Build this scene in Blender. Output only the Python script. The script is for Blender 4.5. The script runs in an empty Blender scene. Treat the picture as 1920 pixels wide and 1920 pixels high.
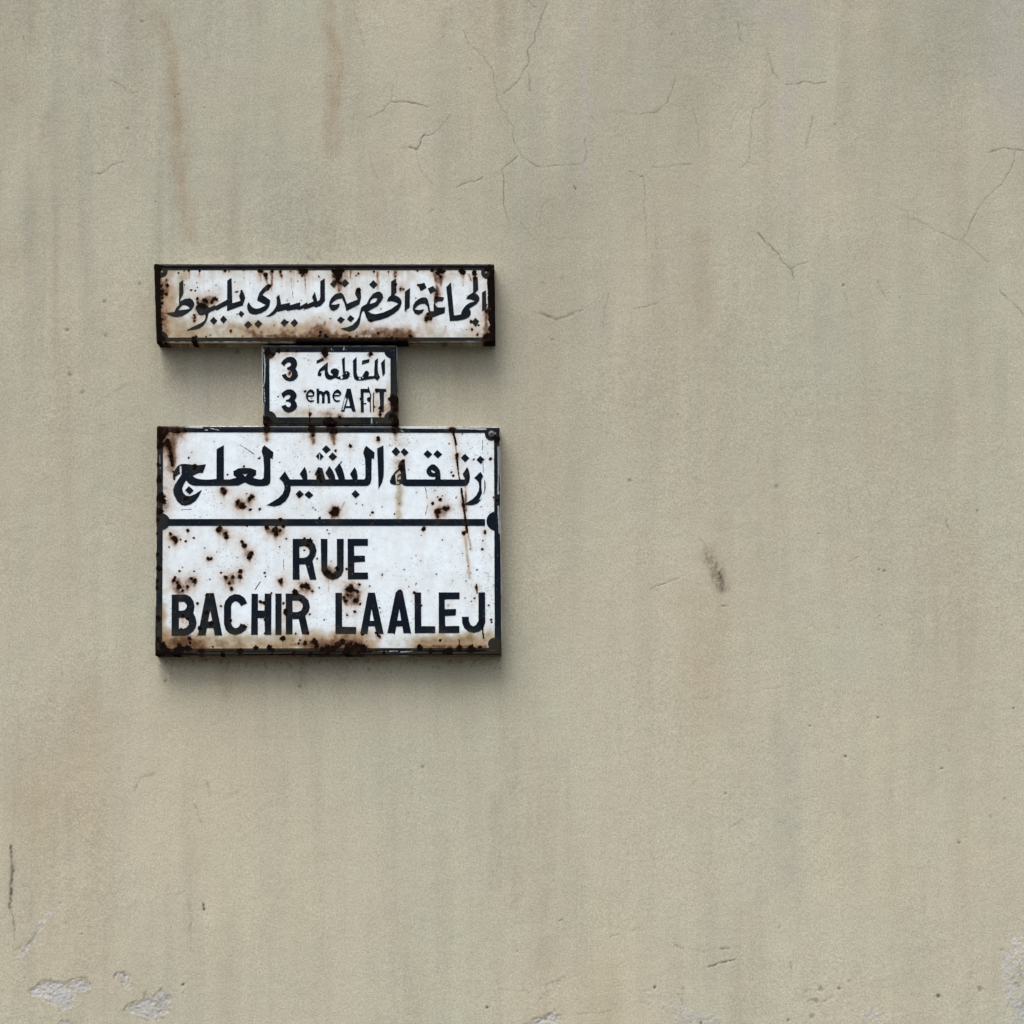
import bpy, bmesh, math
import numpy as np
from mathutils import Vector

C = bpy.context
col = C.scene.collection

# ------------------------------------------------------------------ camera, sky, sun, exposure
PITCH = math.radians(6.0)
CAM_D, CAM_H = 5.0, 1.65                       # metres in front of the wall, eye height
FPX = 1000.0 * CAM_D / math.cos(PITCH)         # about one photograph pixel per millimetre of wall
ZC = CAM_H + CAM_D * math.tan(PITCH)
cam_data = bpy.data.cameras.new("camera")
cam = bpy.data.objects.new("camera", cam_data)
col.objects.link(cam)
cam.location = (0, -CAM_D, CAM_H)
cam.rotation_euler = (math.radians(90) + PITCH, 0, 0)
cam_data.sensor_fit = 'HORIZONTAL'
cam_data.sensor_width = 36.0
cam_data.lens = FPX / 1920.0 * 36.0
cam_data.clip_start = 0.05
cam_data.clip_end = 500
C.scene.camera = cam

SUN_EL, SUN_AZ = math.radians(64), math.atan2(-0.55, -0.83)      # from the upper left, behind the camera
world = bpy.data.worlds.new("World")
C.scene.world = world
world.use_nodes = True
wt = world.node_tree
sky = wt.nodes.new('ShaderNodeTexSky')
sky.sky_type = 'NISHITA'
sky.sun_disc = False
sky.sun_elevation = SUN_EL
sky.sun_rotation = SUN_AZ
sky.air_density = 1.0
sky.dust_density = 6.0
sky.ozone_density = 1.0
hs = wt.nodes.new('ShaderNodeHueSaturation')
hs.inputs['Saturation'].default_value = 0.35                      # thin cloud: a greyer sky
bg = wt.nodes['Background']
bg.inputs['Strength'].default_value = 0.12
wt.links.new(sky.outputs[0], hs.inputs['Color'])
wt.links.new(hs.outputs[0], bg.inputs[0])

sun_data = bpy.data.lights.new("sun", 'SUN')
sun_data.energy = 1.5
sun_data.angle = math.radians(44)
sun_data.color = (1.0, 0.97, 0.92)
sun = bpy.data.objects.new("sun", sun_data)
col.objects.link(sun)
sun.location = (-4, -8, 9)
sd = Vector((math.sin(SUN_AZ) * math.cos(SUN_EL), math.cos(SUN_AZ) * math.cos(SUN_EL), math.sin(SUN_EL)))
sun.rotation_euler = (-sd).to_track_quat('-Z', 'Y').to_euler()

vs = C.scene.view_settings
vs.view_transform = 'Standard'
vs.look = 'None'
vs.exposure = 0.79
vs.gamma = 1.0
vs.use_curve_mapping = False

# ------------------------------------------------------------------ photograph pixel <-> wall
ct, st = math.cos(PITCH), math.sin(PITCH)

def to_plane(u, v, d):
    """point at distance d in front of the wall seen at photograph pixel (u, v): x, y, z"""
    a = (np.asarray(u, float) - 960) / FPX
    b = (960 - np.asarray(v, float)) / FPX
    dy = ct - b * st
    dz = st + b * ct
    t = (CAM_D - d) / dy
    return a * t, -np.asarray(d, float) + 0 * t, CAM_H + dz * t

def to_pixel(x, z, y=0.0):
    ry, rz = y + CAM_D, z - CAM_H
    f = ry * ct + rz * st
    up = -ry * st + rz * ct
    return 960 + FPX * x / f, 960 - FPX * up / f

# ------------------------------------------------------------------ noise and fields
def _h(ix, iy, seed):
    with np.errstate(over='ignore'):
        n = (ix.astype(np.int64) * 374761393 + iy.astype(np.int64) * 668265263 + seed * 1442695041) & 0xffffffff
        n = ((n ^ (n >> 13)) * 1274126177) & 0xffffffff
        n = n ^ (n >> 16)
    return (n & 0xffff) / 65535.0

def vn(x, y, seed=0):
    ix, iy = np.floor(x), np.floor(y)
    fx, fy = x - ix, y - iy
    fx, fy = fx * fx * (3 - 2 * fx), fy * fy * (3 - 2 * fy)
    a, b = _h(ix, iy, seed), _h(ix + 1, iy, seed)
    c, d = _h(ix, iy + 1, seed), _h(ix + 1, iy + 1, seed)
    return (a + (b - a) * fx) * (1 - fy) + (c + (d - c) * fx) * fy - 0.5

def fbm(x, y, seed=0, n=3):
    s, a = 0, 1.0
    for k in range(n):
        s = s + a * vn(x * 2 ** k, y * 2 ** k, seed + 17 * k)
        a *= 0.5
    return s

def sst(a, b, x):
    t = np.clip((x - a) / (b - a), 0, 1)
    return t * t * (3 - 2 * t)

def seg_d(px, py, ax, ay, bx, by):
    dx, dy = bx - ax, by - ay
    L = dx * dx + dy * dy + 1e-9
    t = np.clip(((px - ax) * dx + (py - ay) * dy) / L, 0, 1)
    return np.hypot(px - ax - t * dx, py - ay - t * dy)

def line_d(px, py, pts):
    d = np.full(px.shape, 1e9)
    for (ax, ay), (bx, by) in zip(pts[:-1], pts[1:]):
        d = np.minimum(d, seg_d(px, py, ax, ay, bx, by))
    return d

def poly_sdf(px, py, pts):
    d = np.full(px.shape, 1e9)
    ins = np.zeros(px.shape, bool)
    n = len(pts)
    for i in range(n):
        ax, ay = pts[i]
        bx, by = pts[(i + 1) % n]
        d = np.minimum(d, seg_d(px, py, ax, ay, bx, by))
        if ay != by:
            cr = (ay > py) != (by > py)
            xi = ax + (py - ay) / (by - ay) * (bx - ax)
            ins ^= cr & (px < xi)
    return np.where(ins, -d, d)

def shape_sdf(px, py, shapes):
    """shapes: list of ('+'|'-', polygon) in photograph pixels"""
    s = np.full(px.shape, 1e9)
    for sg, pts in shapes:
        q = poly_sdf(px, py, pts)
        s = np.minimum(s, q) if sg == '+' else np.maximum(s, -q)
    return s

def march(fn, x0, y0, x1, y1, step):
    """fill the inside (fn < 0) with a grid mesh with a clean cut outline: verts, faces, outline edges"""
    xs = np.arange(x0, x1 + step, step)
    ys = np.arange(y0, y1 + step, step)
    X, Y = np.meshgrid(xs, ys)
    S = fn(X, Y)
    S = np.where(np.abs(S) < 1e-4, 1e-4, S)
    ny, nx = S.shape
    ins = S < 0
    vid = np.full(S.shape, -1, np.int64)
    verts = []
    k = ins.sum()
    vid[ins] = np.arange(k)
    V = np.stack([X[ins], Y[ins]], 1).tolist()
    c = ins[:-1, :-1].astype(int) + ins[:-1, 1:] + ins[1:, 1:] + ins[1:, :-1]
    full = np.argwhere(c == 4)
    faces = [(vid[j, i], vid[j, i + 1], vid[j + 1, i + 1], vid[j + 1, i]) for j, i in full]
    ecache = {}
    def cross(p, q):
        key = (p, q) if p < q else (q, p)
        if key not in ecache:
            (j0, i0), (j1, i1) = key
            a, b = S[j0, i0], S[j1, i1]
            t = a / (a - b)
            V.append([X[j0, i0] + t * (X[j1, i1] - X[j0, i0]), Y[j0, i0] + t * (Y[j1, i1] - Y[j0, i0])])
            ecache[key] = len(V) - 1
        return ecache[key]
    rim = []
    for j, i in np.argwhere((c > 0) & (c < 4)):
        cs = [(j, i), (j, i + 1), (j + 1, i + 1), (j + 1, i)]
        f, out = [], []
        for n in range(4):
            p, q = cs[n], cs[(n + 1) % 4]
            if ins[p]:
                f.append(int(vid[p]))
            if ins[p] != ins[q]:
                e = cross(p, q)
                f.append(e)
                out.append((e, bool(ins[p])))
        if len(f) >= 3:
            faces.append(tuple(f))
            for n in range(len(out)):
                if out[n][1]:
                    rim.append((out[n][0], out[(n + 1) % len(out)][0]))
    return np.array(V), faces, rim

def mesh_obj(name, co, faces, mat, parent=None, attrs=None, smooth=False, origin=None):
    me = bpy.data.meshes.new(name)
    if origin is not None:
        co = co - np.asarray(origin)
    me.from_pydata([tuple(p) for p in co.tolist()], [], faces)
    for k, a in (attrs or {}).items():
        at = me.attributes.new(k, 'FLOAT', 'POINT')
        at.data.foreach_set('value', np.ascontiguousarray(a, np.float32))
    me.materials.append(mat)
    if smooth:
        me.polygons.foreach_set('use_smooth', [True] * len(me.polygons))
    me.update()
    o = bpy.data.objects.new(name, me)
    col.objects.link(o)
    if parent:
        o.parent = parent
    return o

# ------------------------------------------------------------------ materials
class NT:
    def __init__(self, name):
        self.m = bpy.data.materials.new(name)
        self.m.use_nodes = True
        self.t = self.m.node_tree
        self.b = self.t.nodes['Principled BSDF']
    def n(self, typ, **kw):
        q = self.t.nodes.new(typ)
        for k, v in kw.items():
            setattr(q, k, v)
        return q
    def put(self, sock, v):
        if isinstance(v, bpy.types.NodeSocket):
            self.t.links.new(v, sock)
        elif isinstance(v, tuple) and len(v) == 3 and sock.type == 'RGBA':
            sock.default_value = (*v, 1)
        else:
            sock.default_value = v
    def math(self, op, a, b=0.0, clamp=False):
        q = self.n('ShaderNodeMath', operation=op, use_clamp=clamp)
        self.put(q.inputs[0], a)
        self.put(q.inputs[1], b)
        return q.outputs[0]
    def mix(self, f, a, b, mode='MIX'):
        q = self.n('ShaderNodeMix', data_type='RGBA', blend_type=mode)
        self.put(q.inputs[0], f)
        self.put(q.inputs[6], a)
        self.put(q.inputs[7], b)
        return q.outputs[2]
    def step(self, x, lo, hi, a=0.0, b=1.0):
        q = self.n('ShaderNodeMapRange', interpolation_type='SMOOTHSTEP')
        self.put(q.inputs[0], x)
        for k, v in zip((1, 2, 3, 4), (lo, hi, a, b)):
            q.inputs[k].default_value = v
        return q.outputs[0]
    def lin(self, x, lo, hi, a, b):
        q = self.n('ShaderNodeMapRange')
        self.put(q.inputs[0], x)
        for k, v in zip((1, 2, 3, 4), (lo, hi, a, b)):
            q.inputs[k].default_value = v
        return q.outputs[0]
    def attr(self, name):
        return self.n('ShaderNodeAttribute', attribute_name=name).outputs['Fac']
    def noise(self, scale, detail=2.0, stretch=None, off=0.0, rough=0.5):
        if not hasattr(self, 'tc'):
            self.tc = self.n('ShaderNodeTexCoord').outputs['Object']
        mp = self.n('ShaderNodeMapping')
        self.put(mp.inputs[0], self.tc)
        mp.inputs['Location'].default_value = (off, off * 1.7, off * 0.6)
        if stretch:
            mp.inputs['Scale'].default_value = stretch
        q = self.n('ShaderNodeTexNoise')
        self.put(q.inputs['Vector'], mp.outputs[0])
        q.inputs['Scale'].default_value = scale
        q.inputs['Detail'].default_value = detail
        q.inputs['Roughness'].default_value = rough
        return q.outputs['Fac']
    def bump(self, h, strength, dist):
        q = self.n('ShaderNodeBump')
        q.inputs['Strength'].default_value = strength
        q.inputs['Distance'].default_value = dist
        self.put(q.inputs['Height'], h)
        self.put(self.b.inputs['Normal'], q.outputs[0])

def enamel(name, base, chip_col, tan_col, tan_deep, halo_col, halo_deep, specks):
    t = NT(name)
    core, halo, tan, chip = t.attr('core'), t.attr('halo'), t.attr('tan'), t.attr('chip')
    n1 = t.noise(420, 4, off=1.3, rough=0.65)
    n2 = t.noise(70, 4, off=4.1, rough=0.6)
    n3 = t.noise(160, 3, off=7.7)
    c = t.mix(t.lin(n2, 0.3, 0.7, 0.0, 1.0), base, tuple(0.86 * x for x in base))
    if specks:
        sp = t.step(t.math('ADD', t.noise(330, 1, off=2.2), t.lin(t.noise(14, 2, off=9.0), 0.3, 0.7, -0.08, 0.07)), 0.675, 0.735)
        c = t.mix(t.math('MULTIPLY', sp, 0.55), c, (0.16, 0.16, 0.15))
        c = t.mix(t.math('MULTIPLY', t.lin(t.noise(24, 4, (1, 1, 0.25), off=3.0), 0.45, 0.8, 0.0, 1.0), 0.30), c, (0.50, 0.46, 0.40))
    else:
        sp = t.step(t.noise(300, 1, off=2.2), 0.715, 0.76)
        c = t.mix(t.math('MULTIPLY', sp, 0.35), c, (0.25, 0.27, 0.29))
    cm = t.step(t.math('ADD', chip, t.lin(n1, 0.25, 0.75, -0.3, 0.3)), 0.42, 0.58)
    c = t.mix(t.math('MULTIPLY', cm, 0.9), c, chip_col)
    tm = t.math('MULTIPLY', tan, t.lin(n2, 0.25, 0.75, 0.65, 1.15), clamp=True)
    c = t.mix(t.step(tm, 0.0, 0.62, 0.0, 0.92), c, tan_col)
    c = t.mix(t.step(tm, 0.55, 1.0, 0.0, 0.9), c, tan_deep)
    hm = t.math('MULTIPLY', halo, t.lin(n2, 0.25, 0.75, 0.80, 1.2), clamp=True)
    c = t.mix(t.math('MULTIPLY', hm, 0.85), c, halo_col)
    c = t.mix(t.step(hm, 0.52, 1.05, 0.0, 0.95), c, halo_deep)
    km = t.step(t.math('ADD', core, t.lin(n1, 0.2, 0.8, -0.22, 0.22)), 0.22, 0.72)
    rust = t.mix(t.math('MULTIPLY', t.step(t.math('ADD', n3, t.lin(n1, 0.2, 0.8, -0.15, 0.15)), 0.48, 0.74), t.lin(t.attr('blk'), 0, 1, 1.0, 0.12)), (0.0045, 0.0026, 0.0020), (0.034, 0.0105, 0.0048))
    c = t.mix(km, c, rust)
    t.put(t.b.inputs['Base Color'], c)
    dirt = t.math('MAXIMUM', km, t.math('MULTIPLY', hm, 0.9))
    dirt = t.math('MAXIMUM', dirt, t.math('MULTIPLY', tm, 0.7))
    t.put(t.b.inputs['Roughness'], t.lin(dirt, 0, 1, 0.38, 0.85))
    t.put(t.b.inputs['Specular IOR Level'], t.lin(dirt, 0, 1, 0.08, 0.04))
    h = t.math('ADD', t.math('MULTIPLY', km, t.math('ADD', n1, 0.2)), t.math('MULTIPLY', n2, 0.35))
    t.bump(h, 0.5, 0.0010)
    return t.m

WHITE = enamel('white_enamel', (0.74, 0.83, 0.90), (0.78, 0.72, 0.63), (0.34, 0.285, 0.185), (0.150, 0.098, 0.042), (0.40, 0.262, 0.168), (0.075, 0.033, 0.014), True)
NAVY = enamel('navy_enamel', (0.0022, 0.0060, 0.0135), (0.36, 0.39, 0.40), (0.022, 0.023, 0.018), (0.024, 0.017, 0.010), (0.027, 0.0265, 0.0215), (0.018, 0.012, 0.008), False)

def plaster():
    t = NT('beige_plaster')
    brown, grey, pale, dark = t.attr('brown'), t.attr('grey'), t.attr('pale'), t.attr('dark')
    big = t.noise(2.2, 3, off=3.0)
    mid = t.noise(9, 4, off=11.0)
    st1 = t.noise(7, 4, (4.0, 1, 0.35), off=5.0, rough=0.6)
    st2 = t.noise(22, 3, (3.0, 1, 0.22), off=8.0, rough=0.6)
    g1 = t.noise(330, 2, off=1.0, rough=0.7)
    g2 = t.noise(120, 3, off=2.0, rough=0.6)
    c = t.mix(t.lin(big, 0.3, 0.7, 0, 1), (0.455, 0.421, 0.318), (0.420, 0.421, 0.330))
    c = t.mix(t.lin(mid, 0.35, 0.75, 0, 0.4), c, (0.462, 0.402, 0.318))
    c = t.mix(t.lin(st1, 0.45, 0.8, 0, 0.42), c, (0.345, 0.325, 0.265))
    c = t.mix(t.lin(st2, 0.5, 0.85, 0, 0.22), c, (0.37, 0.335, 0.27))
    c = t.mix(t.attr('grime_shade'), c, (0.290, 0.282, 0.232))  # dirt together with the shading painted in up the wall
    c = t.mix(t.math('MULTIPLY', brown, t.lin(st2, 0.3, 0.7, 0.7, 1.2), clamp=True), c, (0.27, 0.195, 0.118))
    c = t.mix(t.math('MULTIPLY', grey, t.lin(st1, 0.3, 0.7, 0.7, 1.2), clamp=True), c, (0.375, 0.350, 0.342))
    pm = t.step(t.math('ADD', pale, t.lin(g2, 0.25, 0.75, -0.30, 0.30)), 0.22, 0.95)
    c = t.mix(t.math('MULTIPLY', pm, 0.85), c, t.mix(t.lin(mid, 0.35, 0.65, 0, 1), (0.335, 0.335, 0.345), (0.465, 0.47, 0.495)))
    gr = t.math('ADD', t.lin(g1, 0.25, 0.75, 0.74, 1.26), t.lin(g2, 0.25, 0.75, -0.06, 0.06))
    cc = t.n('ShaderNodeCombineColor')
    for k in range(3):
        t.put(cc.inputs[k], gr)
    c = t.mix(1.0, c, cc.outputs[0], 'MULTIPLY')
    dm = t.math('MULTIPLY', dark, t.lin(g1, 0.25, 0.75, 0.7, 1.2), clamp=True)
    c = t.mix(dm, c, (0.050, 0.045, 0.036))
    t.put(t.b.inputs['Base Color'], c)
    t.b.inputs['Roughness'].default_value = 0.92
    t.b.inputs['Specular IOR Level'].default_value = 0.15
    h = t.math('ADD', t.math('MULTIPLY', g1, 0.45), t.math('MULTIPLY', g2, 0.8))
    h = t.math('ADD', h, t.math('MULTIPLY', t.noise(30, 3, off=6.0), 1.6))
    t.bump(h, 0.35, 0.0016)
    return t.m

PLASTER = plaster()

def simple(name, c, rough, scale, metal=0.0):
    t = NT(name)
    n = t.noise(scale, 4)
    t.put(t.b.inputs['Base Color'], t.mix(t.lin(n, 0.3, 0.7, 0, 1), c, tuple(0.6 * x for x in c)))
    t.b.inputs['Roughness'].default_value = rough
    t.b.inputs['Metallic'].default_value = metal
    t.bump(n, 0.3, 0.001)
    return t.m

PAVING = simple('grey_paving', (0.055, 0.052, 0.047), 0.9, 6)
GALV = simple('weathered_zinc', (0.13, 0.13, 0.13), 0.7, 400, 0.2)
DARKHOLE = simple('screw_socket', (0.012, 0.011, 0.010), 0.8, 300)

# ------------------------------------------------------------------ tracing frames (enlarged views of the photograph)
FR = dict(T1=(285, 500, 12), T2=(420, 500, 12), T3=(500, 500, 12), T4=(610, 500, 12), T5=(690, 500, 12), T6=(775, 500, 12),
          M1=(485, 645, 12), M2=(590, 645, 12),
          B1=(290, 820, 12), B2=(410, 820, 12), B3=(520, 820, 12), B4=(640, 820, 12), B5=(790, 820, 12),
          L1=(310, 1090, 12), L2=(450, 1090, 12), L3=(620, 1090, 12), L4=(770, 1090, 1920 / 180), L5=(540, 990, 12),
          R4=(280, 780, 1920 / 340), R5=(610, 780, 1920 / 340), R6=(280, 960, 1920 / 340), R7=(610, 960, 1920 / 340),
          W1=(0, 0, 3), W2=(600, 0, 3), W3=(1200, 0, 1920 / 720), W4=(930, 480, 1920 / 570), W5=(1200, 900, 1920 / 720),
          W6=(0, 1500, 3.84), W7=(900, 1500, 3.2), W8=(1420, 1500, 3.84), P=(0, 0, 1))

def pts(fr, s):
    """'x,y x,y ...' in an enlarged view -> photograph pixels"""
    x0, y0, k = FR[fr]
    return [(x0 + float(a) / k, y0 + float(b) / k) for a, b in (p.split(',') for p in s.split())]

# ------------------------------------------------------------------ the writing, traced letter by letter
# word = (label, [glyph, ...]); glyph = (part name, [polygons]); a polygon starting with '-' is a hole or a chip
WORDS = {
'commune': [
 ('Arabic word at the left end of the top plate, over a rusted blotch', [
  ('letter', ["T1:612,365 700,292 708,590 690,640 642,725 636,778 740,722 850,705 910,742 952,810 952,870 900,960 800,1045 680,1110 560,1137 450,1118 370,1080 302,1040 500,1018 530,950 560,905 605,862",
              "-T1:588,982 630,915 680,872 720,862 780,875 825,905 852,942 760,962"]),
  ('letter', ["T1:985,925 1040,830 1110,795 1180,820 1240,870 1290,920 1415,858 1430,885 1690,740 1692,310 1787,250 1800,560 1806,822|T2:372,766 338,658 365,590 400,545 440,580 478,690 425,868 65,1000|T1:1690,865 1450,985 1435,960 1290,1030 1268,1060 1250,1150 1215,1240 1150,1330 1060,1390 960,1415 870,1422 782,1442 800,1415 900,1360 1010,1310 1110,1260 1178,1210 1203,1150 1195,1072 1110,1095 1050,1080 1010,1010"]),
  ('letter_dot', ["T1:1385,1125 1470,1215 1390,1310 1303,1215"]),
  ('letter_dot', ["T1:1605,1095 1690,1185 1605,1280 1530,1190"]),
  ('letter_dot', ["T2:375,985 460,1055 385,1140 325,1065"])]),
 ('Arabic word right of the first one on the top plate', [
  ('letter', ["T2:1010,388 1065,408 1060,450 990,520 920,570 862,630 1040,750 1030,840 1005,920 940,985 850,1040 720,1076 640,1070 570,1040 530,970 517,890 535,830 560,793 600,870 650,920 720,946 800,932 870,902 938,860 743,755 760,680 800,580 870,490 960,410"]),
  ('letter', ["T3:215,690 285,625 325,850 525,808 525,866 755,798 755,890 920,793 915,842 1055,780 1020,680 1085,560 1140,780 1190,745 1205,690 1205,325 1307,258 1312,770 1215,880 1090,920 1075,890 855,962 840,935 715,977 690,955 455,997 440,970 260,1012 230,1010 190,1060 130,1095 60,1122 -30,1122 60,1070 130,1010 190,930 225,850 228,770"]),
  ('letter_dot', ["T2:545,1215 635,1300 530,1395 450,1310"]),
  ('letter_dot', ["T2:770,1195 865,1280 770,1380 680,1290"]),
  ('letter_dot', ["T2:1360,1170 1450,1250 1355,1350 1268,1262"]),
  ('letter_dot', ["T2:1590,1170 1668,1262 1580,1362 1495,1265"])]),
 ('Arabic word in the middle right of the top plate', [
  ('letter', ["T4:350,580 410,630 450,730 485,835 730,735 665,610 700,490 780,490 800,590 805,680 770,845 470,997 430,830 370,710 270,730 185,785 125,850 220,852 325,828 310,900 260,960 180,997 120,970 80,890 90,790 140,690 230,610"]),
  ('letter', ["T4:860,870 930,838 985,720 1070,610 1160,560 1230,560 1285,610 1302,690 1250,790 1170,890 1060,950 958,1005 1050,1055 1130,1068 1300,1030 1480,950 1642,835 1560,790 1480,775 1383,780 1410,700 1478,640 1478,330 1592,265 1602,580 1550,628 1650,680 1705,740 1718,820 1690,900 1640,980 1540,1060 1400,1140 1240,1195 1090,1227 1020,1250 960,1220 910,1120 868,990 830,1010 810,1060 795,1150 775,1270 720,1370 640,1430 540,1462 430,1430 338,1388 500,1358 610,1310 700,1220 750,1140 785,1000 805,920",
              "-T4:1000,838 1020,760 1070,715 1130,703 1178,720 1120,800"]),
  ('letter_dot', ["T4:190,295 260,370 195,478 103,390"]),
  ('letter_dot', ["T4:440,270 537,365 435,467 350,380"]),
  ('letter_dot', ["T4:345,1120 440,1185 345,1280 260,1200"]),
  ('letter_dot', ["T4:560,1085 657,1160 570,1250 486,1180"]),
  ('letter_dot', ["T4:1085,300 1180,400 1085,497 983,400"]),
  ('letter', ["T5:830,560 947,475 937,915 845,985 822,1012"])]),
 ('Arabic word at the right end of the top plate', [
  ('letter', ["T5:1290,690 1340,720 1375,850 1400,1000 1478,1000 1472,860 1490,800 1475,760 1495,690 1560,665 1715,690 1680,775 1570,785 1500,830 1555,905 1600,918 1737,910 1725,1040 1430,1150 1350,1110 1365,1050 1335,890 1275,830 1180,840 1100,890 1045,960 1150,973 1265,956 1225,1040 1130,1087 1050,1050 1006,970 1015,870 1060,790 1140,725 1220,690"]),
  ('letter_dot', ["T6:250,360 300,475 160,550 130,470 85,400"]),
  ('letter_dot', ["T6:445,430 520,530 380,615 325,490"]),
  ('letter', ["T6:740,460 847,348 880,720 915,1097 1065,1075 1105,970 1180,870 1260,815 1387,775 1290,735 1188,725 1220,655 1290,610 1345,575 1338,240 1448,240 1462,520 1388,592 1450,630 1490,690 1480,765 1430,830 1340,895 1260,937 1292,1010 1290,1075 1250,1135 1150,1185 1000,1215 820,1224"]),
  ('letter', ["T6:1545,580 1630,525 1640,700 1640,960 1545,1005"]),
  ('letter_dot', ["T6:1395,1145 1480,1225 1405,1360 1310,1250"])]),
],
'district': [
 ('upper figure 3', [
  ('numeral', ["M1:500,430 560,350 640,295 720,283 800,305 855,370 868,450 850,510 828,550 870,620 888,710 850,775 780,825 700,840 610,815 555,765 518,700 605,663 640,725 690,760 735,720 748,650 715,600 640,572 632,535 690,510 730,470 715,425 670,410 610,440 570,503"])]),
 ('lower figure 3', [
  ('numeral', ["M1:505,1120 570,1060 640,1022 720,1015 790,1045 845,1110 857,1180 810,1270 850,1320 867,1400 840,1460 760,1520 660,1547 580,1510 520,1430 513,1400 600,1360 640,1410 690,1422 727,1370 715,1320 670,1298 612,1295 608,1260 680,1235 712,1190 705,1150 660,1140 600,1170 555,1220"])]),
 ('small letters eme', [
  ('letter', ["M1:1060,1130 1100,1060 1160,1018 1215,1030 1257,1085 1250,1160 1215,1192 1110,1192 1110,1230 1150,1268 1250,1262 1240,1290 1170,1314 1110,1288 1065,1215",
              "-M1:1103,1152 1130,1100 1165,1083 1205,1108 1222,1152"]),
  ('letter', ["M1:1300,1003 1355,1003 1365,1050 1420,1055 1455,1085 1500,1043 1560,1043 1600,1100 1612,1330 1550,1332 1545,1190 1515,1110 1485,1150 1485,1332 1420,1332 1425,1180 1395,1113 1365,1150 1360,1332 1308,1332"]),
  ('letter', ["M1:1655,1150 1690,1070 1770,1013 1840,1058 1864,1120 1820,1177 1700,1182 1710,1230 1750,1262 1842,1266 1800,1302 1740,1307 1690,1272 1660,1210",
              "-M1:1698,1147 1740,1103 1790,1103 1825,1142"])]),
 ('chipped capitals ART', [
  ('letter', ["M2:725,1003 810,1003 925,1522 850,1522 815,1440 690,1440 670,1522 588,1522", "-M2:755,1198 797,1392 700,1396",
              "-M2:690,1185 715,1245 640,1480 616,1494 666,1260"]),
  ('letter', ["M2:1030,1008 1205,1008 1240,1092 1100,1090 1105,1537 1038,1537", "M2:1170,1213 1240,1188 1252,1322 1180,1282",
              "M2:1190,965 1216,955 1256,1095 1274,1160 1262,1300 1268,1532 1244,1532 1238,1300 1246,1165 1230,1095",
              "M2:1318,1085 1340,1085 1332,1300 1336,1525 1314,1525 1306,1300",
              "M2:1100,1330 1175,1322 1150,1358 1115,1352"]),
  ('letter', ["M2:1355,1000 1612,1010 1612,1075 1560,1080 1555,1530 1480,1530 1455,1080 1370,1100"])]),
 ('Arabic word in the upper right of the small plate', [
  ('letter', ["M2:300,405 292,600 320,680 380,710 415,690 355,640 365,580 430,546 500,553 547,600 540,660 515,745 640,690 630,600 610,345 677,288 682,615 740,608 792,650 787,720 740,780 640,802 540,792 460,760 380,797 310,802 250,762 226,690 225,580 170,600 110,640 160,655 140,722 63,717 75,630 110,560 180,500 250,440",
              "-M2:575,740 600,700 635,740 630,775 590,785", "-M2:695,655 710,635 728,655 712,678"]),
  ('letter', ["M2:860,370 942,288 945,640 970,730 1060,740 1130,620 1170,593 1227,640 1210,725 1335,715 1350,375 1427,308 1415,560 1430,660 1472,745 1410,827 1350,775 1050,822 950,822 890,782 868,700",
              "-M2:985,765 1015,738 1048,765 1030,800 1000,800", "-M2:1060,745 1080,725 1102,750 1080,775"]),
  ('letter', ["M2:1490,430 1580,328 1584,660 1530,732"]),
  ('letter_dot', ["M2:45,370 205,298 200,372 40,442"]),
  ('letter_dot', ["M2:1070,370 1237,333 1225,412 1058,462"])]),
],
'street': [
 ('Arabic word at the left end of the large plate', [
  ('letter', ["B1:1152,603 1085,800 1010,798 920,830 848,867 920,912 1000,938 1150,950 1300,945 1390,932 1393,265 1557,173 1557,945|B2:250,945 405,905 333,850 330,760 450,695 580,683 720,693 842,735 842,842 763,905 880,940 970,945 1010,910 1020,700 1005,450 965,310 985,230 1030,178 1232,335 1215,487 1163,463 1165,950 1155,1030 1100,1080 1000,1097 850,1097 700,1070 590,1013 440,1085 300,1090|B1:900,1090 820,1070 760,1030 705,968 650,1060 618,1150 640,1240 700,1310 800,1320 920,1270 1067,1172 1000,1310 920,1430 800,1510 680,1537 600,1522 500,1430 430,1290 413,1180 450,1070 520,960 610,825 600,800 540,830 470,885 430,960 405,880 425,800 460,720 520,640 600,598 700,596 840,613 980,625",
              "-B2:528,803 595,835 665,803 598,882", "-B1:560,640 600,640 605,780 585,810 565,790"]),
  ('letter_dot', ["B1:770,1095 877,1195 785,1287 680,1190"])]),
 ('Arabic word in the middle of the large plate', [
  ('letter', ["B3:170,763 280,945 575,945 503,825 615,658 660,760 677,870 670,945 880,948 880,870 835,830 870,760 920,665 1010,690 1040,790 1080,945 1165,945 1080,800 1170,643 1240,740 1290,850 1307,945 1380,945 1288,715 1400,573 1470,720 1510,860 1527,945 1695,945 1633,825 1740,668 1780,740 1807,870 1800,945|B4:520,943 540,900 540,650 530,480 493,340 520,250 560,188 748,340 735,492 683,468 680,650 677,950 650,1040 600,1088 540,1094|B3:300,1092 300,1180 260,1320 180,1440 60,1525 -70,1557 -243,1527 20,1370 110,1280 157,1180 157,1090 120,1000 42,925"]),
  ('letter_dot', ["B3:1098,173 1202,275 1095,367 1003,265"]),
  ('letter_dot', ["B3:950,333 1047,430 950,527 863,425", "-B3:940,360 955,360 958,520 938,520"]),
  ('letter_dot', ["B3:1240,338 1347,435 1240,527 1148,435"]),
  ('letter_dot', ["B3:500,1183 597,1280 500,1372 408,1280"]),
  ('letter_dot', ["B3:705,1203 812,1300 710,1382 608,1285"]),
  ('letter_dot', ["B3:1755,1183 1857,1285 1757,1374 1666,1275"]),
  ('letter', ["B4:803,250 947,178 957,640 952,860 920,1010 833,1167 830,950 818,600"])]),
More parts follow.
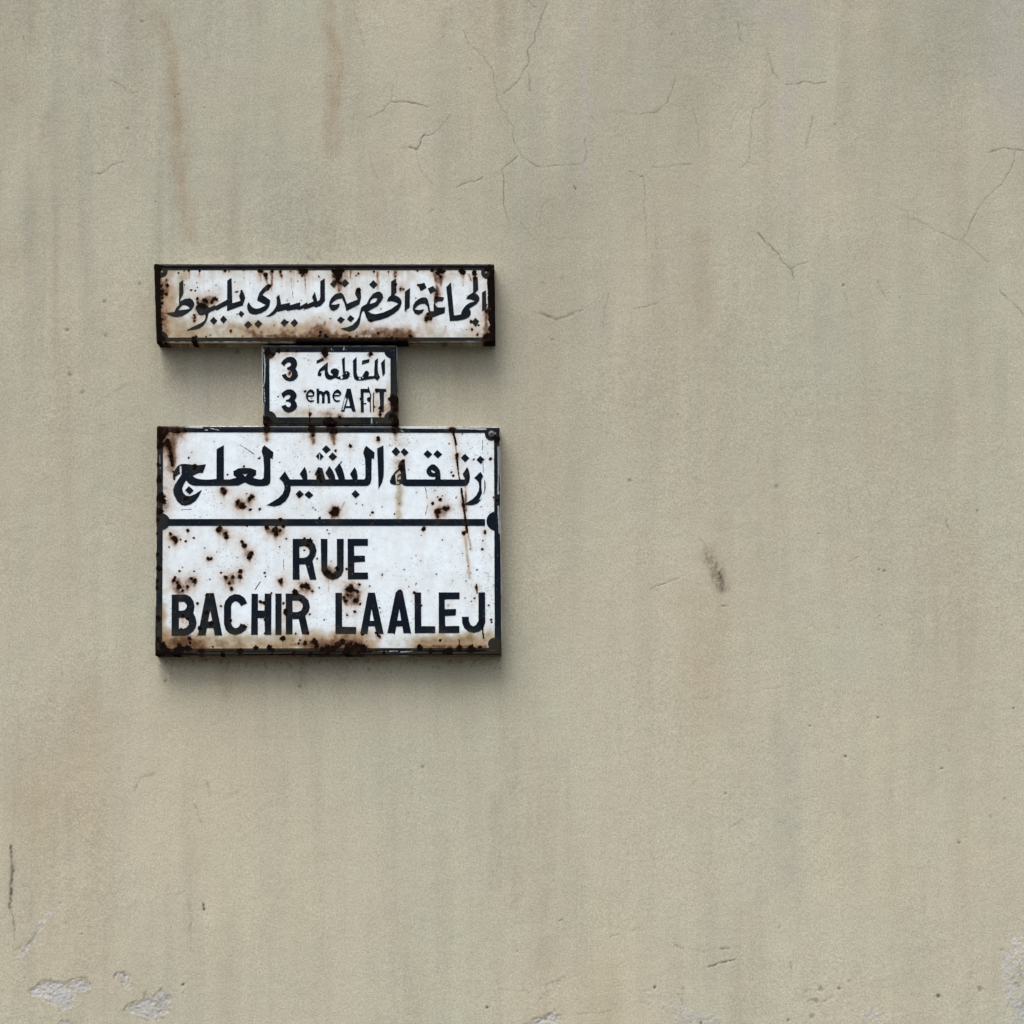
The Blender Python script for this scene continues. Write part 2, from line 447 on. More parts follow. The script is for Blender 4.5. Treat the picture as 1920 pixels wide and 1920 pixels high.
 ('Arabic word at the right end of the large plate', [
  ('letter', ["B4:1422,482 1440,680 1467,945 1800,945|B5:310,945 312,885 250,890 170,870 120,805 113,760 125,710 165,655 230,605 290,605 360,660 415,740 432,840 432,945 840,948 860,915 890,945 985,945 928,830 1030,662 1075,760 1094,890 1077,1000 1030,1075 970,1097 600,1097|B4:1450,1097 1400,1080 1350,1040 1300,1065 1180,1067 1110,1042 1088,990 1130,880 1200,780 1290,700 1270,650 1290,590 1350,510",
              "-B4:1210,830 1310,732 1335,790 1335,820 1285,835 1255,890 1250,1050 1235,1058", "-B4:1265,905 1330,850 1337,945 1262,950", "-B4:1265,985 1300,985 1303,1045 1252,1052",
              "-B5:210,735 250,735 300,770 315,797 270,802 235,777"]),
  ('letter', ["B5:1330,773 1400,880 1440,1000 1444,1130 1410,1270 1340,1410 1260,1490 1150,1527 1030,1527 958,1500 1040,1455 1150,1390 1240,1300 1290,1200 1302,1100 1285,1010 1240,950 1188,915",
              "-B5:1390,875 1420,940 1418,1160 1390,1320 1325,1415 1308,1380 1368,1250 1350,1130 1352,960"]),
  ('letter_dot', ["B4:1228,213 1327,325 1230,427 1128,320"]),
  ('letter_dot', ["B4:1410,238 1517,340 1420,427 1333,325"]),
  ('letter_dot', ["B5:135,283 247,380 150,472 48,375"]),
  ('letter_dot', ["B5:355,283 472,380 375,472 268,380"]),
  ('letter_dot', ["B5:980,368 1082,465 985,557 888,460"]),
  ('letter_dot', ["B5:1325,413 1427,505 1340,602 1238,505", "-B5:1365,545 1405,500 1412,520 1378,562"])]),
 ('word RUE in tall capitals', [
  ('letter', ["L5:105,243 440,243 540,290 610,380 642,500 620,610 550,740 640,1162 490,1162 395,815 255,820 262,1162 105,1162", "-L5:255,420 370,405 440,430 485,500 480,580 430,645 350,670 258,670"]),
  ('letter', ["L5:735,243 887,243 885,880 910,960 1000,1010 1080,960 1102,880 1098,243 1254,243 1250,960 1200,1070 1110,1140 1000,1164 890,1130 800,1060 748,960"]),
  ('letter', ["L5:1340,243 1797,243 1800,400 1485,400 1490,620 1730,620 1735,757 1490,770 1490,1000 1800,1000 1800,1152 1345,1157"])]),
 ('word BACHIR in tall capitals', [
  ('letter', ["L1:143,296 460,293 560,340 630,440 657,570 630,710 680,810 702,930 682,1040 620,1130 540,1190 430,1222 138,1224", "-L1:300,460 420,460 480,520 480,580 440,640 380,660 303,660", "-L1:305,820 440,820 520,890 530,970 470,1040 400,1065 305,1070"]),
  ('letter', ["L1:915,263 1092,263 1282,1217 1110,1217 1080,1050 935,1050 905,1217 728,1217", "-L1:1008,648 1057,892 958,902"]),
  ('letter', ["L1:1842,490 1700,557 1665,495 1610,450 1560,450 1500,490 1480,560 1480,930 1510,1010 1560,1050 1620,1045 1670,1000 1690,943 1847,1010 1800,1100 1700,1170 1570,1207 1440,1170 1360,1090 1318,960 1318,560 1350,440 1440,335 1560,283 1680,300 1780,370"]),
  ('letter', ["L2:260,278 405,278 402,655 550,655 555,273 707,278 702,1202 560,1202 550,830 400,825 400,1202 248,1202"]),
  ('letter', ["L2:795,273 937,273 932,1202 795,1202"]),
  ('letter', ["L2:1025,273 1330,273 1450,330 1540,430 1572,570 1545,680 1470,775 1562,1192 1395,1192 1320,845 1180,850 1180,1192 1030,1192", "-L2:1180,430 1330,435 1405,510 1410,580 1370,660 1280,690 1182,690"])]),
 ('word LAALEJ in tall capitals', [
  ('letter', ["L3:105,258 255,258 258,1020 577,1028 572,1182 105,1182"]),
  ('letter', ["L3:840,253 994,253 1192,1182 1030,1182 990,1010 850,1010 830,1182 663,1182", "-L3:918,608 972,887 878,887"]),
  ('letter', ["L3:1460,250 1530,185 1590,185 1620,230 1812,1167 1640,1167 1610,1010 1480,1015 1440,1197 1400,1165 1273,1167", "-L3:1545,613 1587,882 1498,882"]),
  ('letter', ["L4:75,222 207,222 212,895 492,898 492,1034 80,1037"]),
  ('letter', ["L4:560,220 977,220 977,355 680,360 682,555 907,552 902,682 688,692 690,895 974,890 974,1032 562,1034"]),
  ('letter', ["L4:1355,220 1487,220 1492,820 1460,920 1380,1000 1260,1032 1150,1000 1070,930 1030,830 1023,708 1160,706 1165,790 1200,870 1250,900 1310,870 1355,790"])]),
],
}

# rust spots "x,y,r" in an enlarged view: r = brown with a stained halo, b = black scab, g = small grey pit, h = stain only, o = orange stain
SPOTS = {
'commune': """
T1 g 590,145,28 1010,355,20 775,265,14 1020,470,20 880,525,32 970,545,30 1440,415,14 1310,1535,18 820,760,14 730,410,14 1890,570,28 1860,345,10 1280,545,10
T1 r 325,300,22 340,405,45 240,545,38 320,615,38 215,430,40 230,700,45 230,820,36 205,620,60 1020,720,35 1030,800,25 1180,750,50 1240,790,50 1345,790,45 1400,720,50 1460,740,30 1010,930,35 950,1090,35 960,1150,42 950,1215,28 230,1180,30 1780,1440,26
T1 b 1120,880,95 835,85,35 1070,100,35 720,95,18 1640,85,38 1730,85,22 150,1600,70 1000,1570,45 930,1590,40 1220,1580,18
T1 h 1300,740,200 300,560,120 980,1140,60 600,1520,160 300,1350,150
T2 g 310,560,28 390,555,38 295,1075,32 450,250,14 590,370,10 1495,108,16 1130,1320,22 1430,1250,28 1430,750,12 1300,440,12 1660,330,14 1740,760,12 250,340,10
T2 r 160,1435,26 935,195,52 960,260,24 1300,205,28 1270,110,32 410,1555,18 790,85,50 850,110,30
T2 b 1090,100,48 1010,430,46 990,500,28 1780,100,115 1720,80,60 1860,90,60 440,82,20
T2 h 820,200,60 1090,260,60 1280,160,40 1830,300,50 700,1400,200 1300,1500,160 500,1450,180
T3 g 1180,220,30 840,980,10 1180,1140,17 1430,1165,14 960,1495,18 475,760,12
T3 r 1210,1480,45 1320,1545,45 1200,1550,60
T3 b 1590,130,150 1500,90,60 1700,80,80 1600,260,70
T3 h 1210,1440,110 1600,340,90 1640,480,60 1000,1560,120 450,1560,100 1350,1540,110
T4 r 1690,490,26 1755,500,18 1575,215,20 1595,130,14 1190,1500,30 20,1570,45 290,330,45 230,330,30 340,370,28
T4 b 745,155,30 690,200,34 745,530,56 770,590,30 1580,400,42 1570,510,32 1095,110,28 1420,115,22 1030,1215,40 1000,1200,25 700,1560,22 540,1590,45 1480,1615,60 1380,1625,40 1600,1625,50
T4 g 700,1460,17 1800,1005,20 1610,1395,13 1250,950,13 110,1165,13 1290,440,10
T4 h 200,450,90 320,520,70 1300,1450,170 1600,1500,160 1540,150,60 1700,540,50 60,1530,80 900,1540,120
T5 r 1340,1060,46 1325,1165,50 1410,1165,36 1300,1200,30 1540,540,26 1550,620,44 1540,690,48 1640,230,36 940,1560,38 980,1575,26
T5 b 1125,410,26 1600,110,100 1450,90,60 1110,95,38 1700,100,60
T5 g 1075,705,22 860,1010,20 1750,1350,16 1510,1355,10 300,950,10 1740,1400,10
T5 h 1640,380,80 1480,180,70 1560,560,80 1330,1120,110 900,1540,130 300,1440,140
T6 b 620,100,100 1120,105,85 1060,90,50 1380,150,75 1390,250,50 1800,880,170 1830,1150,100 1800,600,95 1800,350,90 1300,1240,36 1290,1200,20 1470,1320,26 1700,60,110 1640,1580,70
T6 r 620,215,32 1320,1410,24 1435,1525,26 1660,990,55 1760,1420,80 1700,1560,90
T6 g 1190,1420,13 730,1350,14 730,1400,10 55,705,20
T6 h 600,300,90 1100,220,70 1400,280,60 1600,1100,120 1600,1400,110 1640,1000,80 1250,180,60 500,560,90
P b 300,505,9 296,520,8 296,545,7 297,575,7 297,605,7 301,634,9
P r 300,645,7 310,646,5 365,640,6 920,640,8 912,645,6
""",
'district': """
M1 b 215,190,105 440,150,68 650,140,46 850,165,24 1480,185,125 330,230,50 1050,1070,34 1145,1600,36 1150,1700,36 1600,1730,125 1480,1760,80 1700,1780,80 200,1730,110 120,1660,60 120,1790,60
M1 r 1830,1650,38 1180,1560,18 700,660,34
M1 g 1130,370,18 440,1175,22 605,860,12 625,965,10 1190,1230,20 1690,1450,14 1130,1385,12 530,800,12 1180,385,9 1160,1480,10
M1 h 690,660,75 700,640,70 690,690,60 560,600,50 800,210,120 1550,340,120 1650,420,80 1590,1580,120 1150,1480,70 300,340,70 1480,1600,90 600,230,70 1060,1200,60 1350,1560,90
M2 b 1260,220,78 1780,1220,130 1790,1330,100 1040,1240,30 1400,1050,48 1480,1450,48 1475,1590,38 1460,1520,26 1740,1620,120 1800,1480,90 1830,1750,90 210,190,60
M2 r 1340,1410,20 560,1640,40
M2 g 930,955,10 430,1450,14
M2 h 1250,300,60 1600,1150,90 1620,1400,110 1400,1300,120 1300,1150,90 1480,1560,90 290,1580,110 1650,980,70 560,1580,70
""",
'street': """
R4 r 150,170,55 190,280,42 215,340,32 225,420,28 240,480,22 110,300,48 100,150,48 300,155,32 380,150,26 130,230,45 790,800,32 765,770,20 930,915,34 985,945,38 1060,880,28 1085,850,24 1240,125,48 1720,140,50 1730,205,24 110,1000,36 90,1100,24 255,150,28
R4 b 265,620,16 265,665,18 255,590,14 130,850,52 150,900,36 100,640,26 480,525,32 475,560,24 390,870,28 1800,640,40 1790,590,30 1590,840,26 1390,1095,24 1070,990,16 1165,985,17 1000,530,14 1820,690,28 110,520,20
R4 g 420,445,20 690,270,14 1165,445,17 1030,820,12 1805,1080,17 1035,1160,16 1730,970,10 1762,995,10 450,385,7 1590,270,8 1745,355,9 830,620,9 1380,490,9 1700,590,8 760,925,8 1560,975,8 540,1070,8 1110,880,10
R4 h 250,240,90 200,560,70 190,960,70 1260,240,50 1740,260,50 960,920,90 800,800,60 250,760,60 330,200,70 170,760,60
R5 r 70,140,62 740,150,28 1345,150,30 1390,410,20 1390,450,16 1460,935,24 1200,1010,34 1270,985,28 1300,975,20 1190,1060,14 110,1010,44 75,1030,34 1175,1015,24 740,130,40
R5 b 265,320,26 565,245,24 1750,450,19 1830,250,42 1780,215,24 1830,890,24 1780,860,14 800,540,40 820,480,22 1730,190,14 1215,885,24 1135,925,15 500,1022,15 560,235,20
R5 g 110,370,18 1240,845,14 1190,860,14 475,1050,9 395,942,10 1450,190,12 1570,460,12 1385,865,12 880,570,10 1310,295,10 735,1040,14 1355,630,18 1335,600,14 165,490,9 330,930,8 600,960,8 965,810,9 1160,790,7 785,930,8 680,310,9 1650,960,8
R5 h 90,230,70 740,240,50 800,300,60 1250,1040,60 110,1010,90 775,480,70 560,270,40 1380,300,40 1450,900,40
R6 r 225,230,24 260,280,28 280,310,24 410,195,19 735,190,27 750,165,18 810,230,28 815,268,22 1245,165,30 1330,190,37 1340,235,25 1385,195,20 1420,150,20 980,315,17 1005,360,27 1080,435,25 1060,480,27 620,485,24 655,490,13 255,725,20 300,750,20 310,795,40 350,830,24 405,790,20 440,700,26 480,735,28 810,690,25 885,685,20 965,625,26 960,680,24 845,755,20 870,810,22 1390,720,28 1400,745,20 1615,780,26 1660,780,30 1680,800,28 1725,835,13 1580,1390,12 1595,1360,9 1650,1390,22 1740,1375,36 1770,1420,28 1830,1445,25 1890,1450,28 550,1475,34 780,1510,28 1530,1490,22 1700,1500,24 90,1130,34 1880,640,36 90,1350,34 220,1490,36
R6 b 385,310,17 1450,280,14 1640,280,17 1700,300,36 1680,350,24 510,965,21 760,995,17 605,880,16 665,880,15 600,1065,30 660,1175,34 400,1130,28 355,1095,18 535,1230,26 330,1240,14 860,1150,20 1015,1210,26 1180,950,20 1215,965,20 1290,860,14 1420,965,17 1440,1055,30 1450,1080,20 1550,850,40 1600,930,20 1640,1015,17 1695,1080,15 1225,1140,14 1220,1285,13 1680,1280,18 1550,1290,14 1410,1340,33 430,1340,30 430,1385,18 340,1450,70 130,1420,52 180,1470,46 675,1425,14 960,1480,46 1130,1440,28 1270,1440,40 1310,1460,28 80,800,26 100,600,34 400,1440,50 130,1490,44 290,1480,40
R6 g 330,290,12 470,275,12 585,380,12 1125,500,9 320,625,19 350,585,14 270,690,18 760,645,16 1220,645,14 1230,680,12 1640,405,17 1775,490,12 1800,800,12 930,480,8 1380,370,8 1260,580,8 640,715,9 475,625,9 210,370,10 715,425,9 1040,1190,9 1850,1140,9
R6 h 320,790,100 860,720,110 1320,200,90 1640,790,90 260,280,70 1040,430,70 440,720,70 400,1380,160 1560,870,70 800,220,70 1720,1400,120 1400,740,60 1860,600,80 350,1160,60 1560,1000,60 1390,1160,60 640,1030,70
R6 o 400,1370,130 300,1400,110 560,1420,100 1850,1480,70
R7 r 265,815,46 240,820,30 340,845,27 235,880,18 270,885,14 320,930,33 215,940,23 200,905,12 40,640,28 80,670,32 180,1370,40 130,1400,36 250,1440,70 330,1410,36 15,1440,36 80,1450,36 1465,218,20 1690,210,20 1600,800,13 340,1450,50
R7 b 360,765,17 372,975,17 310,1055,17 230,1090,15 600,665,16 130,600,28 265,560,20 225,605,15 145,440,14 540,1280,20 565,1310,25 390,1300,17 790,835,18 945,850,17 1015,990,17 1665,395,17 1040,180,28 1215,1355,18 400,1450,64 1000,1440,40 1110,1470,38 1310,1465,46 1420,1440,36 1540,1450,46 1640,1430,24 620,1490,18 1260,1475,26 1580,915,13 1300,985,15 240,1480,60
R7 g 470,785,12 575,1015,12 585,1060,10 1015,245,8 1550,945,9 1535,390,12 1455,440,10 1605,610,10 1730,990,12 1750,1140,18 435,1365,10 60,520,8 1240,295,9 960,460,8 855,715,9 835,610,9 1175,655,10 1010,515,9 1510,570,9 1505,640,10 1540,650,9 1490,730,9 960,760,8 885,790,9 1090,830,9 1480,910,8 1670,300,10 1345,730,8 20,190,10 40,230,8 1760,1165,12
R7 h 280,860,110 180,1380,120 330,940,70 60,620,60 1500,280,40 140,600,40 300,1460,130
R7 o 60,1430,110 260,1400,120 1560,1470,70
P b 295,812,7 296,870,5 297,900,7 297,935,8 297,960,6 295,1000,5 294,1040,5 294,1090,5 297,1225,10 330,1224,12
""",
}
# streaks: kind, width, polyline
STROKES = {
'commune': """
T2 h 22 1820,170 1830,430 1835,600
T2 h 18 1080,150 1085,420
T2 h 14 820,100 830,330
T2 h 14 1280,100 1300,260
T2 g 9 1500,180 1520,400 1550,700
T4 h 30 310,260 310,560
T5 h 26 1650,200 1645,420
T1 h 20 835,100 838,260
T1 h 30 200,260 210,900
T4 h 26 560,100 560,260
T4 h 40 1170,130 1170,420
T4 h 26 1560,110 1560,300
T4 t 70 1180,120 1180,500
T5 h 60 1520,150 1560,560
T5 h 24 950,1560 950,1450
T6 h 40 480,160 520,420
T6 h 30 1130,150 1120,420
T6 h 26 1250,180 1300,320
T6 h 50 1640,1000 1640,1560
T2 h 30 880,100 1000,420
T2 h 18 1070,300 1060,560
T2 t 60 200,1350 800,1500
T2 h 36 900,1560 1700,1570
T3 h 40 0,1560 600,1570
T1 h 16 1060,110 1050,220
T4 h 12 1095,120 1095,230
T4 h 12 1420,120 1425,220
T6 r 40 1390,180 1390,270
P b 4 306,501 925,500
P b 12 922,510 924,640
P b 5 916,520 918,600
P b 11 294,500 299,640
P b 11 560,641 760,641
P h 16 540,633 770,632
P t 6 330,646 480,647
P c 2.5 318,644 360,645
P c 2.5 372,645 480,644
P c 2 770,641 900,640
P t 5 760,645 922,646
P c 2 921,518 924,530
P t 40 320,620 640,625
P h 24 690,628 780,630
P h 30 480,628 560,632
P h 34 600,618 625,632
P h 26 303,590 303,640
P t 30 312,540 314,600
""",
'district': """
M1 b 30 1140,1540 1150,1750
M1 h 8 1395,1480 1395,1650
M1 c 24 110,120 140,450 130,850 105,950
M1 c 26 112,1330 112,1600
M1 c 8 120,1000 140,1300
M2 c 22 662,45 652,130
M2 c 26 1282,1690 1282,1800
M2 c 18 1395,1755 1402,1775
M2 c 9 375,110 382,145
M2 c 26 1225,970 1285,1100 1285,1330 1288,1520
M2 b 26 1480,1400 1475,1640
""",
'street': """
R4 g 8 960,305 1040,355 1110,405
R4 g 7 345,992 455,985
R4 r 34 205,300 230,400 245,520
R4 h 50 250,300 250,560
R4 h 30 1240,150 1240,260
R4 h 26 1735,180 1740,290
R5 h 26 85,180 92,300
R5 r 24 1340,130 1370,230 1385,300
R5 h 10 1370,230 1395,440 1415,660
R5 r 20 1390,420 1405,560
R5 r 12 1405,560 1420,660
R5 r 24 1440,770 1465,950 1485,1110
R5 r 20 1485,1110 1500,1230
R5 h 20 1480,600 1490,1000
R5 g 8 1060,760 1078,870
R5 g 6 1082,940 1060,1050
R5 c 10 1065,860 1068,1000
R5 t 90 780,520 780,1080
R5 g 6 180,480 150,520
R5 t 20 200,920 160,1000
R4 c 10 80,103 330,114
R4 c 9 330,116 560,124
R4 c 8 590,148 612,150
R4 c 5 640,128 735,150
R5 c 13 800,124 1320,130
R5 c 13 1390,130 1700,140
R5 c 5 800,150 830,172
R5 c 14 1740,185 1800,185
R5 g 4 1745,190 1775,205
R5 c 22 1835,330 1838,640
R5 c 20 1838,640 1832,820
R5 c 18 1832,960 1845,1240
R5 b 8 1840,620 1840,800
R4 c 8 110,420 115,560
R4 c 7 100,960 95,1060
R7 c 10 1850,100 1866,560
R7 c 8 1872,560 1876,1400
R6 g 9 1175,740 1120,820
R6 g 6 1420,510 1425,620
R6 g 6 1415,1405 1415,1450
R6 b 16 60,1000 70,1500
R6 t 90 140,1000 150,1400
R7 h 20 1490,130 1512,230 1545,400
R7 r 16 1478,0 1490,120 1505,200
R7 b 16 1650,1130 1665,1240 1677,1335
R7 r 16 1600,770 1607,855
R7 b 12 1415,1350 1430,1470
R7 t 8 35,720 35,840
R7 t 30 1480,250 1530,700
R7 c 8 1220,1342 1330,1395
R7 c 10 1113,1340 1117,1388
R7 c 7 1060,1342 1062,1366
R7 c 4 1120,1310 1400,1372
R7 c 16 1170,1430 1175,1470
R7 c 4 1440,1370 1560,1420
R7 c 14 510,1468 640,1478
R7 c 16 680,1472 760,1466
R7 c 12 800,1482 930,1476
R7 c 12 1000,1490 1180,1480
R7 c 14 1330,1492 1500,1484
R7 c 12 1640,1470 1790,1465
R6 c 12 600,1500 760,1502
R6 c 9 1000,1518 1350,1512
R6 b 16 60,1490 500,1500
R6 b 10 500,1480 900,1470
R6 b 9 900,1478 1550,1470
R6 b 12 1550,1480 1920,1478
R6 r 12 1000,1510 1900,1500
R7 b 14 0,1480 480,1480
R7 b 9 480,1465 900,1460
R7 b 10 930,1470 1700,1462
R7 r 10 1100,1480 1700,1470
R6 h 60 200,1380 560,1400
R6 h 40 1500,1400 1900,1430
R7 h 70 0,1430 440,1440
R7 h 50 960,1430 1700,1430
R7 t 130 990,1390 1680,1380
R7 t 90 1040,1380 1640,1390
R6 t 150 200,1360 520,1400
R6 t 120 960,1400 1240,1420
R7 t 130 -80,1400 300,1420
R6 t 12 60,1535 1900,1525
R7 t 12 0,1505 1850,1490
R5 g 5 260,480 270,500
R7 g 5 262,260 272,236
R5 g 5 1665,260 1672,600
""",
}

# ------------------------------------------------------------------ the wall: cracks, stains, pits and flaked patches
CRACKS = """
W2 .55 2.2 1275,15 1262,60 1240,120 1225,165 1210,185 1208,230 1168,275 1168,310 1172,350 1150,390 1130,430 1100,465 1075,490 1035,525
W2 .45 2.0 805,170 850,260 890,290 920,320 965,385 975,440 990,500 1000,570 1025,615 1050,650 1062,685 1090,715 1085,760 1100,800 1110,830 1140,890 1170,905 1218,938 1320,930 1460,922
W2 .58 2.2 1110,880 1060,920 1028,950 1033,1000 1030,1050 1033,1150 1040,1190 1055,1220
W2 .3 2.0 1055,1220 1075,1260 1030,1350 1025,1470
W2 .75 2.4 398,568 450,574 500,575 560,588 612,601
W2 .45 2.0 410,480 405,540 395,575 345,630 295,658 255,662
W2 .9 2.6 500,832 525,838 545,848 560,815 570,790 588,757 612,762 640,750
W2 .35 2.0 640,750 700,690 740,640
W2 .3 2.0 455,832 500,832
W2 .28 2.0 543,850 545,900 580,985 640,1040
W2 .7 2.4 770,1052 850,1025 885,1012 917,994
W2 .45 2.0 603,1198 640,1175
W2 .28 2.0 195,70 225,160 252,255
W2 .6 2.2 1170,-5 1218,46
W2 .55 2.2 1174,420 1185,508
W2 .38 2.2 1490,780 1500,870 1475,932
W2 .42 2.0 1735,965 1820,995 1825,1060 1825,1150 1838,1370
W2 .32 2.0 1630,635 1820,640 1925,618
W2 .4 2.0 1238,1240 1240,1165 1290,1125
W2 .3 2.0 1130,1250 1215,1360
W2 .28 2.4 275,890 310,980 330,1010
W2 .2 2.4 190,620 195,660 180,740 160,800
W2 .95 3.4 1428,1045 1438,1061
W1 .5 2.2 515,985 575,970 625,935 690,910
W1 .3 2.0 517,920 515,985
W1 .5 2.0 610,455 690,480 720,520 780,520
W1 .32 2.2 500,235 515,292
W1 .28 2.0 490,640 500,740 545,800 560,840
W1 .24 2.0 1570,1185 1480,1262
W1 .4 2.6 128,195 136,225
W1 .3 2.2 60,565 90,572
W3 .6 2.4 490,110 494,160 497,202
W3 .42 3.4 640,270 655,320 662,360 690,390
W3 .55 2.2 728,422 780,422 820,410 870,420 930,415
W3 .38 2.0 640,500 600,535 560,545 555,700 540,815 500,840
W3 .38 2.0 540,815 612,835
W3 .45 2.2 865,580 845,660 830,742
W3 .48 2.2 -5,570 80,560 140,510 160,460 180,385
W3 .3 2.0 265,540 290,640 297,740
W3 .4 2.0 60,835 150,835 262,820
W3 .22 2.0 30,880 80,810
W3 .3 2.2 560,1155 590,1165
W3 .75 2.4 590,1165 625,1210 690,1265 700,1290 715,1312 755,1340 770,1388
W3 .42 2.0 755,1340 790,1325 840,1310
W3 .65 2.4 1740,765 1820,740 1860,748 1920,750
W3 .5 2.2 1875,760 1865,830 1830,890 1790,940 1740,980 1700,1030 1670,1080 1640,1150 1615,1205 1680,1260 1740,1312
W3 .3 2.0 1280,1040 1340,1060 1345,1170
W3 .45 2.0 1340,1085 1420,1120 1500,1165 1615,1210
W3 .55 2.4 1800,1455 1870,1520 1925,1585
W3 .28 2.0 795,1430 785,1560
W3 .35 2.8 1185,1400 1205,1445 1232,1502
W3 .26 2.2 1785,15 1842,82
W3 .26 2.0 1020,1460 1060,1590
W3 .24 2.0 840,1080 810,1140
W3 .22 2.0 510,520 470,590 455,640
W4 .5 2.2 245,362 320,375 380,400 440,385 490,360 550,335
W4 .3 2.2 720,200 700,290 680,350 680,480
W4 .45 2.2 880,335 940,322 1020,298
W4 .5 2.2 275,155 308,166
W4 .32 2.0 1795,848 1830,820 1900,852
W4 .24 2.0 45,70 55,205
W4 .2 2.0 1150,300 1300,290
W4 .3 2.0 1140,165 1158,190
W5 .42 2.2 55,545 130,512 200,488
W5 .65 2.8 412,630 437,631
W5 .7 2.6 1525,202 1545,246
W5 .4 2.4 1045,408 1092,380
W5 .3 4.0 790,356 842,358
W5 .22 2.4 1030,20 1048,190
W5 .2 2.2 500,1075 640,1048 710,1035
W5 .2 2.2 240,1102 345,1085
W5 .3 2.4 300,292 345,358
W6 1.0 4.2 1465,746 1471,792
W6 .42 3.0 1410,45 1430,110 1447,162
W6 .3 2.4 1372,882 1358,945
W6 .3 2.2 1240,680 1290,682 1332,655
W6 .8 6.5 85,335 80,400 94,500
W6 .9 8.0 94,500 86,600 76,690
W6 .9 7.0 76,690 72,770 88,775
W6 .55 3.2 80,790 98,850 105,930 108,1010
W6 .4 3.4 210,1385 290,1308 370,1296 400,1310 460,1315 560,1275 620,1280 655,1325
W6 .5 3.2 1030,1430 1040,1388 1055,1380
W6 .55 3.6 900,1510 930,1470 990,1445
W6 .45 3.4 820,1290 830,1240 880,1240 900,1262 875,1300 882,1350
W6 .45 3.6 160,1090 190,1060 230,1010 260,950
W6 .35 3.2 110,1085 130,1075 160,1045
W6 .4 3.4 1000,1560 1060,1590 1180,1570
W6 .35 3.4 1120,1480 1180,1440 1210,1400
W7 .8 3.4 1372,1002 1430,976 1525,958
W7 .5 3.2 1436,890 1500,888
W7 .45 2.8 1298,908 1346,909
W7 .7 3.0 468,727 492,719
W7 .24 2.4 760,835 840,800 885,770
W7 .2 2.4 890,800 970,755
W7 .42 3.0 395,1110 440,1095 510,1065
W7 .4 2.4 1490,168 1572,124
W7 .22 3.0 550,1292 780,1272
W7 .25 2.6 110,1142 285,1148
W7 .5 3.6 330,1340 400,1300 430,1275
W7 .4 3.0 1170,875 1220,890
W7 .35 2.6 1865,970 1872,1015
W8 .45 3.4 360,1450 400,1435 432,1452
W8 .42 3.0 468,1452 545,1420
W8 .3 3.0 235,1170 250,1215
W8 .3 2.4 460,962 495,966
W8 .4 3.4 1740,1080 1790,1090
W8 .3 2.6 1515,1250 1590,1248
P .35 2.2 597,476 604,487
P .3 2.0 575,483 590,490
P .5 2.2 1013,588 1042,598 1075,590
P .3 2.4 388,1470 395,1490
P .3 2.2 252,1480 262,1462 290,1450
P .25 2.2 430,1490 445,1486
P .25 2.2 130,690 133,705
P .2 2.0 200,745 215,735 240,720
"""
PITS = """
W2 .8 2.5 695,212 846,393 58,432
W1 .8 2.4 985,545 1005,532 1498,875 1546,883 800,395 1150,605 875,1135
W1 .4 8 718,724 800,120
W3 .8 3 160,172 975,622 8,882 1298,1490
W3 .9 4.5 1018,1428
W4 .95 4.5 354,529
W4 .55 9 845,1418
W4 .35 12 1772,1460
W4 .4 4 1150,1002 419,140
W5 .7 4.6 1195,448 1222,456 1190,1188 1508,1443 1868,1143 427,1567 1687,153
W5 .8 6 1027,1383
W5 .45 4.5 990,742 850,1230 1210,725 895,268 1198,680 1548,1355 1822,1595
W6 .95 8 1318,1330
W6 .5 5 1318,1390 435,740 592,965 475,884 178,1280
W6 .4 9 1160,1362
W7 .9 7.5 1048,1126 43,1247
W7 .8 7 1327,1340
W7 .5 5 445,483 226,908 365,1192
W8 .95 12 1303,1413
W8 .7 8.5 588,1360 222,1588 1452,308
W8 .45 16 455,1362 392,1560 430,1446 1605,1360
W8 .3 10 660,1305 350,1380 160,915 1680,120
P .5 3 262,533 196,566 127,620 131,703 445,660 310,1277 545,1250 562,1287 692,1255 843,1240 793,1438
P .35 4 199,630 155,735
"""
